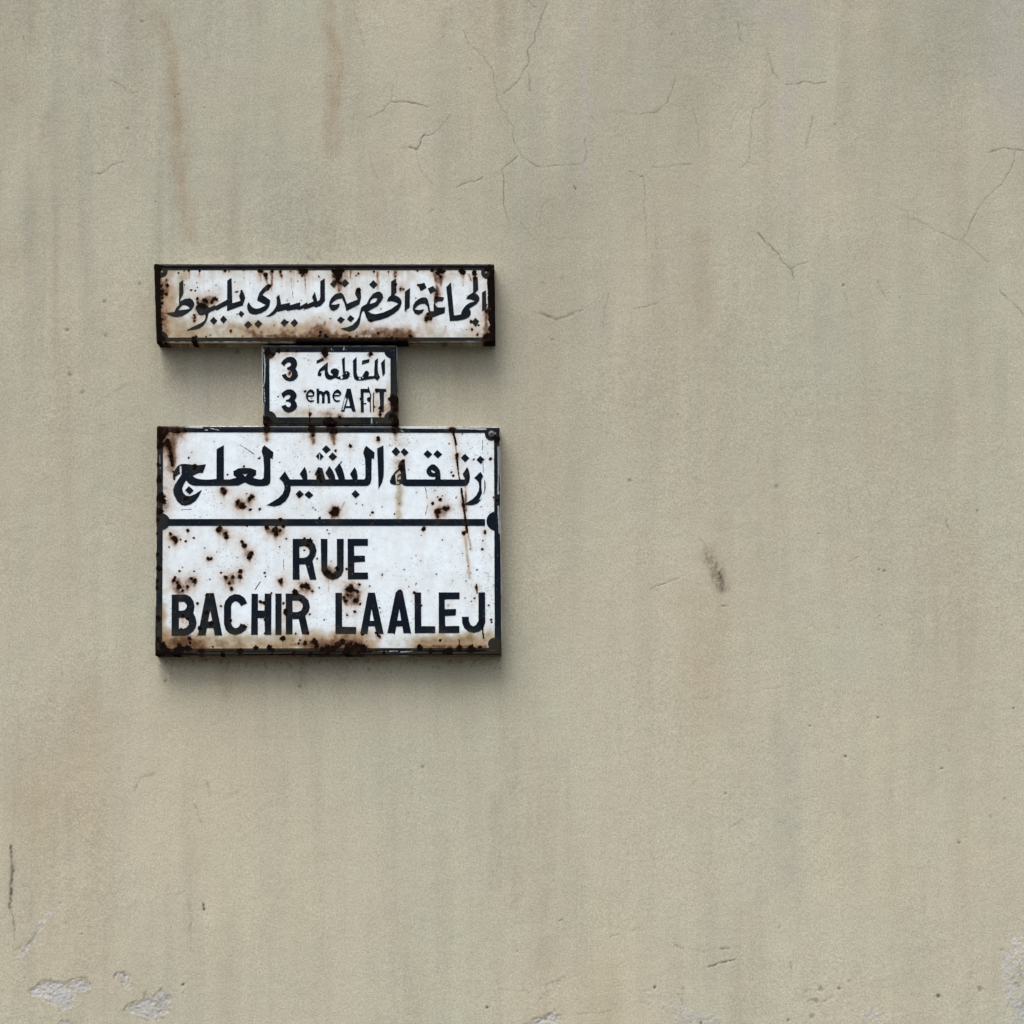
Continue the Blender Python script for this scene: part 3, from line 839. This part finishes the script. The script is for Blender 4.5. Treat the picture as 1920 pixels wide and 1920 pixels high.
SMUDGES = """
W5 dark .5 64 335,370 385,460 412,530
W5 dark .55 46 392,470 420,545
W5 brown .4 80 340,370 410,540
W5 dark .35 14 385,440 420,540
W5 dark .22 22 320,350 350,400
W7 dark .42 16 1218,1120 1214,1200
W7 dark .3 14 1185,1160 1210,1205
W8 dark .4 40 1900,1200 1890,1330
W8 dark .35 30 1840,1280 1860,1320
W8 dark .35 30 1910,1420 1915,1480
W8 dark .25 30 1820,1180 1850,1210
W8 dark .22 26 790,1520 830,1530
W6 dark .22 20 1090,1440 1200,1480
W6 dark .25 14 230,1000 270,900
W6 dark .15 60 1120,1420 1150,1500
W6 dark .18 22 1360,720 1372,900 1376,1100
W1 brown .40 84 900,90 945,230 975,430 1000,620 1010,800 1025,1020 1050,1200 1075,1340
W1 brown .26 44 965,400 985,470 1000,600 1005,720
W1 brown .24 30 1020,950 1040,1200 1078,1335
W1 brown .36 84 1850,-20 1860,200 1865,500 1870,850
W1 brown .22 90 190,-20 180,120 200,270
W1 brown .16 200 60,480 90,520
W1 brown .20 34 265,640 250,720 215,820
W1 brown .14 220 60,1380 60,1450
W1 dark .10 50 255,640 240,760
W2 brown .24 60 50,150 120,300 80,560
W2 brown .22 70 1010,20 1010,170
W2 brown .18 70 720,50 690,220
W2 brown .12 130 330,900 300,1200
W3 brown .18 150 1220,40 1210,260
W3 brown .16 80 1400,260 1390,380
W3 brown .16 90 300,1190 330,1600
W3 brown .10 150 300,420 350,460
W4 brown .05 200 1330,170 1330,560
W5 brown .16 120 400,250 400,560 390,1000 400,1180
W5 brown .12 100 250,560 230,1200
W5 brown .08 200 1500,500 1450,1500
P brown .20 110 150,1330 140,1500
P brown .16 120 60,1500 100,1560
P brown .10 120 1000,1500 990,1680
P brown .10 160 950,850 960,950
W2 grey .42 52 1490,-10 1500,700 1480,1000
W2 grey .18 60 560,620 600,800
W2 grey .22 40 1790,30 1800,260
W2 grey .16 130 350,1000 360,1440
W2 grey .14 70 330,90 320,330
W3 grey .48 110 560,20 640,40 780,90
W3 grey .44 80 770,100 760,320 740,480 740,690
W3 grey .22 40 690,520 680,720
W3 grey .42 150 1830,40 1820,250 1840,520
W3 grey .22 60 1890,420 1880,680
W3 grey .20 40 1050,770 1040,820
W3 grey .16 90 820,760 750,1000
W1 grey .20 180 600,140 620,380
W1 grey .20 130 780,650 770,760
W1 grey .14 60 720,760 700,1000
W1 grey .10 100 1300,300 1280,420
W1 grey .12 60 1740,1080 1740,1180
W4 grey .22 50 1000,180 1005,240
W4 grey .15 120 600,360 640,420
W4 grey .14 120 1600,270 1700,280
W5 grey .16 180 700,420 830,560
W5 grey .18 80 1000,20 1010,280
W5 grey .12 60 730,900 760,1500
W5 grey .12 160 950,260 830,320
P brown .28 30 420,1236 424,1300
P brown .22 40 640,1236 640,1310
P brown .25 24 560,1236 560,1290
P brown .2 50 850,1236 850,1290
P brown .2 40 330,655 332,720
P brown .2 50 860,655 860,730
P grime .3 160 560,440 760,450
P grime .22 90 600,380 610,470
P grey .20 60 372,690 375,790
P grey .14 70 420,700 425,790
P dark .10 24 968,1400 966,1700
P dark .12 26 930,1500 930,1660
P dark .07 40 1035,1420 1030,1800
P dark .08 30 1460,1350 1480,1650
P dark .06 40 1420,1000 1425,1120
P dark .07 24 755,1400 757,1560
P grey .12 60 240,1300 235,1700
P grey .10 60 760,1330 770,1700
P grey .14 60 1460,1380 1480,1650
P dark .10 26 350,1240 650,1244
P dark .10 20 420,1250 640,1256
W6 pale .8 110 140,1150 165,1095 230,1000 270,920
W6 pale .5 90 290,890 340,830 420,740
W6 pale .4 70 980,1420 1200,1400
W6 pale .5 30 1160,1600 1050,1605
W7 pale .55 120 980,1180 1090,1200 1250,1290 1400,1330
W7 pale .65 90 1180,1270 1380,1330
W7 pale .5 60 390,1130 470,1110
W7 pale .4 60 1540,900 1560,960
W7 pale .25 70 790,960 830,980
W8 pale .75 150 1900,1040 1880,1300 1900,1600
W8 pale .6 150 1780,1120 1810,1300 1860,1560
W8 pale .7 90 800,1480 840,1560
W8 pale .5 140 780,1560 860,1600
W8 pale .5 60 170,1600 230,1600
W8 pale .5 44 1395,1460 1430,1465
P pale .35 6 572,478 590,486 606,482
P pale .3 10 1860,1700 1880,1730
"""
PATCHES = [   # flaked paint showing grey white render
    ("W6", "215,1390 290,1315 370,1303 450,1320 570,1280 650,1325 640,1380 560,1400 520,1500 440,1530 390,1480 330,1440 290,1425 230,1420"),
    ("W6", "820,1270 850,1228 920,1250 962,1300 930,1360 880,1340 870,1285"),
    ("W6", "900,1520 960,1470 1030,1432 1042,1395 1100,1420 1160,1372 1220,1420 1230,1490 1180,1560 1080,1590 980,1560"),
    ("W6", "395,1640 430,1580 500,1588 530,1640"),
    ("W7", "250,1360 350,1302 440,1272 488,1292 480,1360"),
]

def parse(txt):
    for ln in txt.strip().splitlines():
        yield ln.split()

def build_wall():
    core = np.arange(-1.02, 1.0201, 0.00192)
    out = np.array([1.05, 1.1, 1.2, 1.4, 1.8, 2.5, 3.5, 5.0])
    xs = np.concatenate([-out[::-1], core, out])
    zlo = np.array([0.0, 0.3, 0.6, 0.85, 1.0, 1.06, 1.09])
    zc = np.arange(1.11, 3.2301, 0.00192)
    zhi = np.array([3.26, 3.32, 3.45, 3.8, 4.4, 5.2])
    zs = np.concatenate([zlo, zc, zhi])
    X, Z = np.meshgrid(xs, zs)
    U, V = to_pixel(X, Z)
    ny, nx = X.shape
    A = {k: np.zeros(X.shape) for k in ('brown', 'grey', 'pale', 'dark', 'grime_shade')}
    groove = np.zeros(X.shape)
    # slight wander of every traced line, as in broken plaster
    Uw = U + 3.2 * vn(U / 10, V / 10, 5) + 2 * vn(U / 30, V / 30, 6)
    Vw = V + 3.2 * vn(U / 10, V / 10, 7) + 2 * vn(U / 30, V / 30, 8)
    def window(p, r):
        p = np.array(p)
        m = (U > p[:, 0].min() - r) & (U < p[:, 0].max() + r) & (V > p[:, 1].min() - r) & (V < p[:, 1].max() + r)
        return np.nonzero(m)
    for w in parse(CRACKS):
        k = FR[w[0]][2]
        s, wd = float(w[1]), max(float(w[2]) / (1 if w[0] == 'P' else 2.6), 0.62)
        p = pts(w[0], ' '.join(w[3:]))
        m = window(p, 14)
        d = line_d(Uw[m] + 1.3 * vn(U[m] / 4, V[m] / 4, 3), Vw[m] + 1.3 * vn(U[m] / 4, V[m] / 4, 4), p)
        s2 = s * (0.9 + 0.8 * vn(U[m] / 11, V[m] / 11, 9))
        if wd > 0.95:
            s2 = s2 * np.clip(0.9 + 1.5 * vn(U[m] / 2.4, V[m] / 3.4, 13), 0.1, 1.6)
        g = np.exp(-(d / (wd * 1.15)) ** 2)
        A['dark'][m] = np.maximum(A['dark'][m], 1.05 * s2 * g)
        groove[m] = np.maximum(groove[m], 0.9 * s * g)
    for w in parse(PITS):
        x0, y0, k = FR[w[0]]
        s, r = float(w[1]), float(w[2]) / (1 if w[0] == 'P' else k) * 1.15
        for (a, b) in pts(w[0], ' '.join(w[3:])):
            m = window([(a, b)], 4 * r + 4)
            d = np.hypot(U[m] - a, V[m] - b) + r * 0.7 * vn(U[m] / 3, V[m] / 3, 12)
            g = 1 - sst(r * 0.55, r * 1.3 + 0.6, d)
            A['dark'][m] = np.maximum(A['dark'][m], 0.85 * s * g)
            groove[m] = np.maximum(groove[m], 1.5 * s * g)
    rng = np.random.default_rng(7)                     # rust dust shed on the plaster under the large plate
    for _ in range(150):
        a = rng.uniform(300, 940); b = 1236 + rng.exponential(9); rr = rng.uniform(0.7, 1.7)
        s = rng.uniform(0.25, 0.7) * math.exp(-(b - 1236) / 40)
        m = window([(a, b)], 8)
        g = 1 - sst(rr * 0.5, rr * 1.4 + 0.5, np.hypot(U[m] - a, (V[m] - b) / 1.5))
        A['dark'][m] = np.maximum(A['dark'][m], s * g)
    for w in parse(SMUDGES):
        k = FR[w[0]][2]
        s, wd = float(w[2]), float(w[3]) / k * 0.5
        p = pts(w[0], ' '.join(w[4:]))
        m = window(p, 3.2 * wd + 20)
        soft = w[1] != 'dark' or wd > 14
        q = min(wd * 0.9, 14) * fbm(U[m] / (wd * 1.2 + 4), V[m] / (wd * 2.6 + 6), 21, 3)
        d = line_d(U[m] + q, V[m] + 0.6 * q, p)
        g = np.exp(-(d / wd) ** 2 * 0.9)
        g = g * np.clip(0.85 + 0.6 * fbm(U[m] / 7, V[m] / 16, 31, 3), 0, 1.4)
        if w[1] == 'pale':
            g = g * np.clip(0.75 + 1.5 * fbm(U[m] / 5, V[m] / 5, 35, 3), 0.05, 1.5)
        if w[1] == 'dark' and not soft:
            g = g * np.clip(0.7 + 1.6 * vn(U[m] / 2.6, V[m] / 2.6, 33) + 0.6 * vn(U[m] / 6, V[m] / 6, 34), 0, 1.5)
        A[w[1]][m] = 1 - (1 - A[w[1]][m]) * (1 - np.clip(s * g, 0, 1))
    for fr, s in PATCHES:
        p = pts(fr, s)
        m = window(p, 14)
        d = poly_sdf(U[m], V[m], p) + 11 * fbm(U[m] / 8, V[m] / 8, 41, 4)
        g = 1 - sst(-5, 2.0, d)
        A['pale'][m] = np.maximum(A['pale'][m], g * np.clip(0.72 + 0.9 * fbm(U[m] / 5, V[m] / 5, 44, 3), 0.1, 1))
        groove[m] = np.maximum(groove[m], g * 0.8 + 0.9 * g * vn(U[m] / 3.0, V[m] / 3.0, 45))
        e = np.exp(-(d / 1.3) ** 2) * (0.5 + 0.9 * vn(U[m] / 8, V[m] / 8, 46))
        A['dark'][m] = np.maximum(A['dark'][m], np.clip(0.40 * e, 0, 1))
    A['grime_shade'] = 1 - (1 - A['grime_shade']) * (1 - np.clip(0.47 * sst(1750, -100, V) * (1 + 0.9 * fbm(U / 260, V / 420, 81, 3) + 0.45 * fbm(U / 40, V / 260, 82, 2)), 0, 0.8))  # real grime plus a painted brightness fall-off towards the top of the wall
    stk = np.clip(1.9 * fbm(U / 26, V / 420, 83, 3) - 0.12, 0, 1) * np.clip(0.75 + 1.8 * fbm(U / 330, V / 300, 84, 2), 0.05, 1.6)
    A['grime_shade'] = 1 - (1 - A['grime_shade']) * (1 - np.clip((0.17 + 0.20 * sst(1250, 500, V)) * stk, 0, 0.6))
    A['brown'] = 1 - (1 - A['brown']) * (1 - np.clip(0.16 * np.clip(1.6 * fbm(U / 60, V / 500, 85, 3), 0, 1), 0, 0.4))
    rough = A['pale'] * 1.6 * fbm(U / 3.2, V / 3.2, 61, 2)
    # trowelled surface: shallow waves, plus grit
    h = 1.6 * fbm(X / 0.42, Z / 0.42, 51, 2) + 0.85 * fbm(X / 0.07, Z / 0.10, 52, 3) + 0.5 * np.abs(fbm((X + 0.5 * Z) / 0.05, (Z - 0.5 * X) / 0.25, 54, 2)) + 0.10 * vn(U / 2.6, V / 2.6, 53)
    h = h - groove + rough
    side = (np.abs(X) > 1.02) | (Z < 1.1) | (Z > 3.24)
    h[side] *= 0.3
    Y = -h * 0.001
    co = np.stack([X.ravel(), Y.ravel(), Z.ravel()], 1)
    idx = np.arange(nx * ny).reshape(ny, nx)
    f = np.stack([idx[:-1, :-1], idx[:-1, 1:], idx[1:, 1:], idx[1:, :-1]], -1).reshape(-1, 4)
    # give the wall its thickness: a back sheet and rims
    bx = [(-5, 0.3, 0), (5, 0.3, 0), (5, 0.3, 5.2), (-5, 0.3, 5.2)]
    nb = len(co)
    co = np.concatenate([co, np.array(bx, float)])
    me = bpy.data.meshes.new('plastered_wall')
    me.vertices.add(len(co))
    me.vertices.foreach_set('co', co.astype(np.float32).ravel())
    bot = list(idx[0]); top = list(idx[-1]); lef = list(idx[:, 0]); rig = list(idx[:, -1])
    ng = [[nb, nb + 3, nb + 2, nb + 1], bot[::-1] + [nb, nb + 1], top + [nb + 2, nb + 3], lef + [nb + 3, nb], rig[::-1] + [nb + 1, nb + 2]]
    nl = f.size + sum(len(g) for g in ng)
    me.loops.add(nl)
    me.loops.foreach_set('vertex_index', np.concatenate([f.ravel()] + [np.array(g) for g in ng]).astype(np.int32))
    cnt = np.concatenate([np.full(len(f), 4), [len(g) for g in ng]])
    me.polygons.add(len(cnt))
    me.polygons.foreach_set('loop_start', np.concatenate([[0], np.cumsum(cnt)[:-1]]).astype(np.int32))
    sm = np.ones(len(cnt), bool); sm[-5:] = False
    me.polygons.foreach_set('use_smooth', sm)
    for k, a in A.items():
        at = me.attributes.new(k, 'FLOAT', 'POINT')
        at.data.foreach_set('value', np.concatenate([np.clip(a, 0, 1).ravel(), np.zeros(4)]).astype(np.float32))
    me.materials.append(PLASTER)
    me.update(calc_edges=True)
    me.validate()
    o = bpy.data.objects.new('plastered_wall', me)
    col.objects.link(o)
    o['label'] = 'beige plastered wall with fine cracks and rain stains behind the street signs'
    o['category'] = 'wall'
    return o

WALL = build_wall()

# pavement the wall stands on (below the frame; it bounces daylight up the wall)
bm = bmesh.new()
for (x0, x1, y0, y1, z0, z1) in ((-40, 40, -40, 0.0, -0.05, 0.0),):
    bmesh.ops.create_cube(bm, size=1.0)
    for v in bm.verts:
        v.co = Vector((x0 + (v.co.x + 0.5) * (x1 - x0), y0 + (v.co.y + 0.5) * (y1 - y0), z0 + (v.co.z + 0.5) * (z1 - z0)))
me = bpy.data.meshes.new('pavement'); bm.to_mesh(me); bm.free()
me.materials.append(PAVING)
pav = bpy.data.objects.new('pavement', me); col.objects.link(pav)
pav['kind'] = 'structure'

# ------------------------------------------------------------------ the three enamel signs
def spot_list(sign):
    S, L = [], []
    for w in parse(SPOTS[sign]):
        k = FR[w[0]][2]
        for tkn in w[2:]:
            a, b, r = (float(q) for q in tkn.split(','))
            S.append((w[1], FR[w[0]][0] + a / k, FR[w[0]][1] + b / k, r / k))
    for w in parse(STROKES[sign]):
        k = FR[w[0]][2]
        L.append((w[1], float(w[2]) / k, pts(w[0], ' '.join(w[3:]))))
    return S, L

class Weather:
    """rust, stain, dirt and chipping of one sign as functions of the place on it"""
    def __init__(self, sign, outline, base_tan, rim):
        self.S, self.L = spot_list(sign)
        self.outline, self.base_tan, self.rim = outline, base_tan, rim
        self.key = sign
    def __call__(self, u, v, edge=None):
        n = len(u)
        core, nh, tan, chip, blk = np.zeros(n), np.ones(n), np.zeros(n), np.zeros(n), np.zeros(n)
        w1 = fbm(u / 2.4, v / 2.4, 71, 2)
        w2 = fbm(u / 7.0, v / 7.0, 72, 3)
        w3 = fbm(u / 18.0, v / 18.0, 73, 3)
        lo_u, hi_u, lo_v, hi_v = u.min(), u.max(), v.min(), v.max()
        for kd, a, b, r in self.S:
            R = 5.5 * r + 6
            if a < lo_u - R or a > hi_u + R or b < lo_v - R or b > hi_v + R + 8 * r:
                continue
            m = np.nonzero((np.abs(u - a) < R) & (v > b - R) & (v < b + R + 6 * r))[0]
            if not len(m):
                continue
            dx, dy = u[m] - a, v[m] - b
            d = np.hypot(dx, dy) + (1.1 * min(1.0, r / 1.6) + 0.22 * r) * w1[m] + 0.62 * r * w2[m]
            if kd == 'r':
                r = r * 1.10
            if kd in 'rbg':
                k = 1 - sst(r * 0.35, r * 1.22 + 0.5, d)
                if kd == 'g':
                    k = k * 0.80
                core[m] = np.maximum(core[m], k)
                if kd == 'b':
                    blk[m] = np.maximum(blk[m], np.clip(1.6 * k, 0, 1))
            amp = {'r': 0.60, 'b': 0.40, 'g': 0.16, 'h': 0.50, 'o': 0.9}[kd]
            if kd in 'ho':
                hh = amp * np.exp(-(d / (0.75 * r)) ** 2) * np.clip(1 + 0.9 * w2[m], 0.2, 1.6)
            else:
                hh = amp * np.exp(-np.maximum(d - 0.8 * r, 0) / (0.95 * r + 1.7))
                hh = hh + 0.75 * amp * np.exp(-(dx / (0.6 * r + 0.5)) ** 2) * np.exp(-np.maximum(dy, 0) / (3.0 * r + 3)) * (dy > 0)
            nh[m] *= 1 - np.clip(hh, 0, 0.97)
        for kd, wd, p in self.L:
            q = np.array(p)
            R = 2.2 * wd + 4
            m = np.nonzero((u > q[:, 0].min() - R) & (u < q[:, 0].max() + R) & (v > q[:, 1].min() - R) & (v < q[:, 1].max() + R))[0]
            if not len(m):
                continue
            d = line_d(u[m], v[m], p)
            h = wd * 0.5
            if kd in 'rbg':
                d2 = d + 0.9 * w1[m] * min(1, h) + 0.5 * h * w2[m]
                k = 1 - sst(h * 0.6, h * 1.25 + 0.35, d2)
                core[m] = np.maximum(core[m], k * (0.8 if kd == 'g' else 1.0))
                if kd == 'b':
                    blk[m] = np.maximum(blk[m], k)
                if kd == 'r':
                    nh[m] *= 1 - 0.45 * np.exp(-np.maximum(d - h, 0) / (1.2 * h + 1))
            elif kd == 'h':
                nh[m] *= 1 - np.clip(0.72 * np.exp(-(d / (0.8 * wd)) ** 2) * (1 + 0.9 * w2[m]), 0, 0.9)
            elif kd == 't':
                tan[m] = 1 - (1 - tan[m]) * (1 - np.clip(0.50 * np.exp(-1.3 * (np.maximum(d + 0.3 * h * w2[m], 0) / (h + 0.6)) ** 2) * (1 + 0.5 * w3[m]), 0, 1))
            elif kd == 'c':
                chip[m] = np.maximum(chip[m], 1 - sst(h * 0.7, h * 1.2 + 0.5, d + 0.9 * w1[m]))
        halo = 1 - nh * (1 - np.clip(top_drips(self.key, u, v), 0, 0.9))
        bt = self.base_tan(u, v) * np.clip(1 + 1.1 * w3, 0, 2)
        tan = 1 - (1 - tan) * (1 - np.clip(bt, 0, 0.9))
        ed = np.maximum(-poly_sdf(u, v, self.outline), 0)          # towards the rim the enamel has gone first
        re = np.exp(-ed / 2.6) * self.rim
        core = np.maximum(core, np.clip(re * (0.75 + 1.3 * w3 + 0.7 * w2), 0, 1))
        halo = np.clip(halo + 0.5 * np.exp(-ed / 5.0) * self.rim * (0.6 + w3), 0, 1)
        tan = np.clip(tan + 0.5 * np.exp(-ed / 4.0) * self.rim, 0, 1)
        chip = chip * (1 - 0.8 * sst(0.3, 0.7, core))
        return dict(core=core, halo=halo, tan=tan, chip=chip, blk=blk)

def sheet(name, fn, box, step, place, mat, wx, parent, origin, skirt, smooth, label=None):
    """cut a sheet of enamel to fn < 0, lay it with place(u, v) and turn its edge back by skirt metres"""
    uv, faces, rim = march(fn, *box, step)
    if not len(uv) or not faces:
        return None
    x, y, z = place(uv[:, 0], uv[:, 1])
    co = np.stack([x, y, z], 1)
    at = wx(uv[:, 0], uv[:, 1])
    vs = sorted({i for e in rim for i in e})
    mp = {i: len(co) + n for n, i in enumerate(vs)}
    back = co[vs].copy()
    back[:, 1] = skirt(back[:, 1])
    co = np.concatenate([co, back])
    for k in at:
        at[k] = np.concatenate([at[k], at[k][vs]])
    # photograph v runs downwards, so the grid order already faces the street; the turned edge follows it
    faces = [tuple(reversed(f)) for f in faces] + [(a, mp[a], mp[b], b) for a, b in rim]
    o = mesh_obj(name, co, faces, mat, parent, at, smooth, origin)
    if label:
        o['label'] = label
    return o

def rounded(p, r):
    c = np.mean(p, 0)
    q = [(x + (r if x < c[0] else -r), y + (r if y < c[1] else -r)) for x, y in p]
    return lambda X, Y: poly_sdf(X, Y, q) - r

def bbox(polys, m=3):
    a = np.concatenate([np.array(p) for p in polys])
    return a[:, 0].min() - m, a[:, 1].min() - m, a[:, 0].max() + m, a[:, 1].max() + m

def poly_of(s):
    sg = '+'
    if s[0] == '-':
        sg, s = '-', s[1:]
    out = []
    for part in s.split('|'):
        fr, q = part.split(':')
        out += pts(fr, q)
    return sg, out

def nail(parent, origin, u, v, d, r, mat, socket=False):
    x, y, z = (float(q) for q in to_plane(u, v, d))
    bm = bmesh.new()
    bmesh.ops.create_uvsphere(bm, u_segments=20, v_segments=12, radius=r)
    for w in bm.verts:
        w.co = Vector((w.co.x, w.co.y * 0.35, w.co.z))
    me = bpy.data.meshes.new('nail'); bm.to_mesh(me); bm.free()
    me.materials.append(mat)
    me.polygons.foreach_set('use_smooth', [True] * len(me.polygons))
    o = bpy.data.objects.new('nail', me); col.objects.link(o)
    o.parent = parent
    o.location = Vector((x, y, z)) - Vector(origin)
    if socket:
        bm = bmesh.new()
        bmesh.ops.create_cone(bm, cap_ends=True, segments=16, radius1=r * 0.36, radius2=r * 0.30, depth=r * 0.5)
        bmesh.ops.rotate(bm, verts=bm.verts, matrix=__import__('mathutils').Matrix.Rotation(math.radians(90), 3, 'X'))
        me = bpy.data.meshes.new('socket'); bm.to_mesh(me); bm.free()
        me.materials.append(DARKHOLE)
        s = bpy.data.objects.new('socket', me); col.objects.link(s)
        s.parent = o
        s.location = (0, -r * 0.24, 0)
    return o

def top_drips(key, u, v):
    if key != 'commune':
        return 0.0
    s = np.clip(1.6 * vn(u / 3.6, v / 60, 111) + 2.6 * vn(u / 17, v / 90, 112), 0, 1)
    return 0.62 * s * np.exp(-np.maximum(v - 506, 0) / (10 + 26 * s)) * (v > 500)

def build_sign(key, label, outline, inner, nubs, H, R, tan_fn, rim, bars=(), border_in=0.9, vmax=1e6, step=1.2):
    cu, cv = np.mean(outline, 0)
    org = [float(q) for q in to_plane(cu, cv, 0.0)]
    root = bpy.data.objects.new('street_sign', None)
    col.objects.link(root)
    root.location = org
    root.empty_display_size = 0.1
    root['label'] = label
    root['category'] = 'street sign'
    root['group'] = 'rusty enamel street signs on the wall'
    wx = Weather(key, outline, tan_fn, rim)
    base_fn = rounded(outline, 2.5)
    of = lambda X, Y: base_fn(X, Y) + 0.5 * vn(X / 11, Y / 11, 91) + 0.35 * vn(X / 3.5, Y / 3.5, 92)
    def depth(u, v):
        d = np.maximum(-base_fn(u, v), 0)
        q = np.clip((R - d) / R, 0, 1)
        h = H * 1000 - R * (1 - np.sqrt(np.maximum(1 - q * q, 0)))
        h = h + 0.9 * fbm(u / 130, v / 90, 95, 2) + 0.25 * vn(u / 22, v / 22, 96) * np.clip(d / 8, 0, 1)
        return h * 0.001
    pl = lambda off: (lambda u, v: to_plane(u, v, depth(u, v) + off))
    wall_back = lambda y: np.full(y.shape, 0.002)
    box = bbox([outline])
    sheet('plate', of, box, step, pl(0.0), WHITE, wx, root, org, wall_back, True)
    # the blue border with its eared corners, fired on top of the white
    def border(X, Y):
        inn = shape_sdf(X, Y, [('+', inner)])
        s = np.maximum(base_fn(X, Y) + border_in, -inn)
        for (a, b, r) in nubs:
            s = np.minimum(s, np.maximum(np.hypot(X - a, Y - b) - r, base_fn(X, Y) + border_in))
        s = np.maximum(s + 0.30 * vn(X / 2.5, Y / 2.5, 93), Y - vmax + 1.6 * vn(X / 9, Y / 9, 98))
        return s
    thin = lambda y: y + 0.0012
    sheet('border', border, box, 1.0, pl(0.0006), NAVY, wx, root, org, thin, False)
    for p in bars:
        f = lambda X, Y: poly_sdf(X, Y, p) + 0.25 * vn(X / 2.5, Y / 2.5, 94)
        sheet('divider_line', f, bbox([p]), 0.9, pl(0.0006), NAVY, wx, root, org, thin, False)
    for wlabel, glyphs in WORDS[key]:
        w = bpy.data.objects.new('painted_word', None)
        col.objects.link(w)
        w.parent = root
        w['label'] = wlabel
        w.empty_display_size = 0.02
        for gname, polys in glyphs:
            sh = [poly_of(s) for s in polys]
            f = lambda X, Y: shape_sdf(X, Y, sh) + 0.22 * vn(X / 2.0, Y / 2.0, 97)
            sheet(gname, f, bbox([q for sg, q in sh if sg == '+']), 0.8, pl(0.0006), NAVY, wx, w, org, thin, False)
    return root, org, depth

def rect_poly(s):
    return pts('P', s)

# top plate
r1, o1, d1 = build_sign('commune', 'long narrow enamel plate with one line of Arabic script, topmost of the three signs',
    rect_poly('288.5,495 927,495 929,642.5 293.5,644.8'),
    rect_poly('300.5,506.3 922,506.3 922.5,632.5 303,632.8'),
    [(303, 509, 11), (302, 634, 13), (914, 511, 12), (916, 635, 11)],
    0.047, 4.0,
    lambda u, v: 0.15 + 0.20 * sst(595, 632, v) + 0.26 * np.exp(-((u - 310) / 45) ** 2) + 0.12 * np.exp(-((v - 508) / 14) ** 2) + 0.12 * sst(638, 642, v),
    0.26, border_in=0.35, vmax=640.3)
nail(r1, o1, 304, 510, float(d1(np.array([304.]), np.array([510.]))[0]) + 0.001, 0.0025, GALV)
nail(r1, o1, 911.5, 511.5, float(d1(np.array([911.]), np.array([511.]))[0]) + 0.001, 0.0025, GALV)
# small plate between
r2, o2, d2 = build_sign('district', 'small enamel plate with a figure 3 twice and ART, between the two wider signs',
    rect_poly('491,648.5 744,648.5 747,797 493,797'),
    rect_poly('504.8,660 732,660 732.2,782.3 505.6,782.3'),
    [(502, 657, 16), (735, 657, 15), (504, 785, 14.5), (735, 785, 15)],
    0.041, 4.0,
    lambda u, v: 0.05 + 0.22 * sst(750, 780, v) + 0.16 * sst(690, 720, u),
    0.35, border_in=0.7)
# large plate
r3, o3, d3 = build_sign('street', 'large rusty enamel street sign reading RUE BACHIR LAALEJ below Arabic script',
    rect_poly('294,798.5 937.5,800.5 941,1229.5 291,1230.5'),
    rect_poly('305.8,810.4 926.2,811.6 927.5,1214.5 303.8,1216'),
    [(303, 978, 15.5), (930, 977, 18), (302, 808, 12), (921.7, 813.6, 12.5), (926, 1207, 11)],
    0.041, 5.0,
    lambda u, v: 0.07 + 0.80 * sst(1164, 1216, v) * (0.25 + 0.75 * np.clip(1 - np.exp(-((u - 742) / 42) ** 2) * 1.15, 0, 1)) + 0.14 * np.exp(-((u - 312) / 16) ** 2) + 0.55 * sst(1220, 1229, v),
    0.34,
    bars=[pts('P', '316,973 909.5,973 909.5,985.9 316,985.9')])
nail(r3, o3, 921.7, 813.6, float(d3(np.array([921.]), np.array([813.]))[0]) + 0.0012, 0.0062, GALV, True)
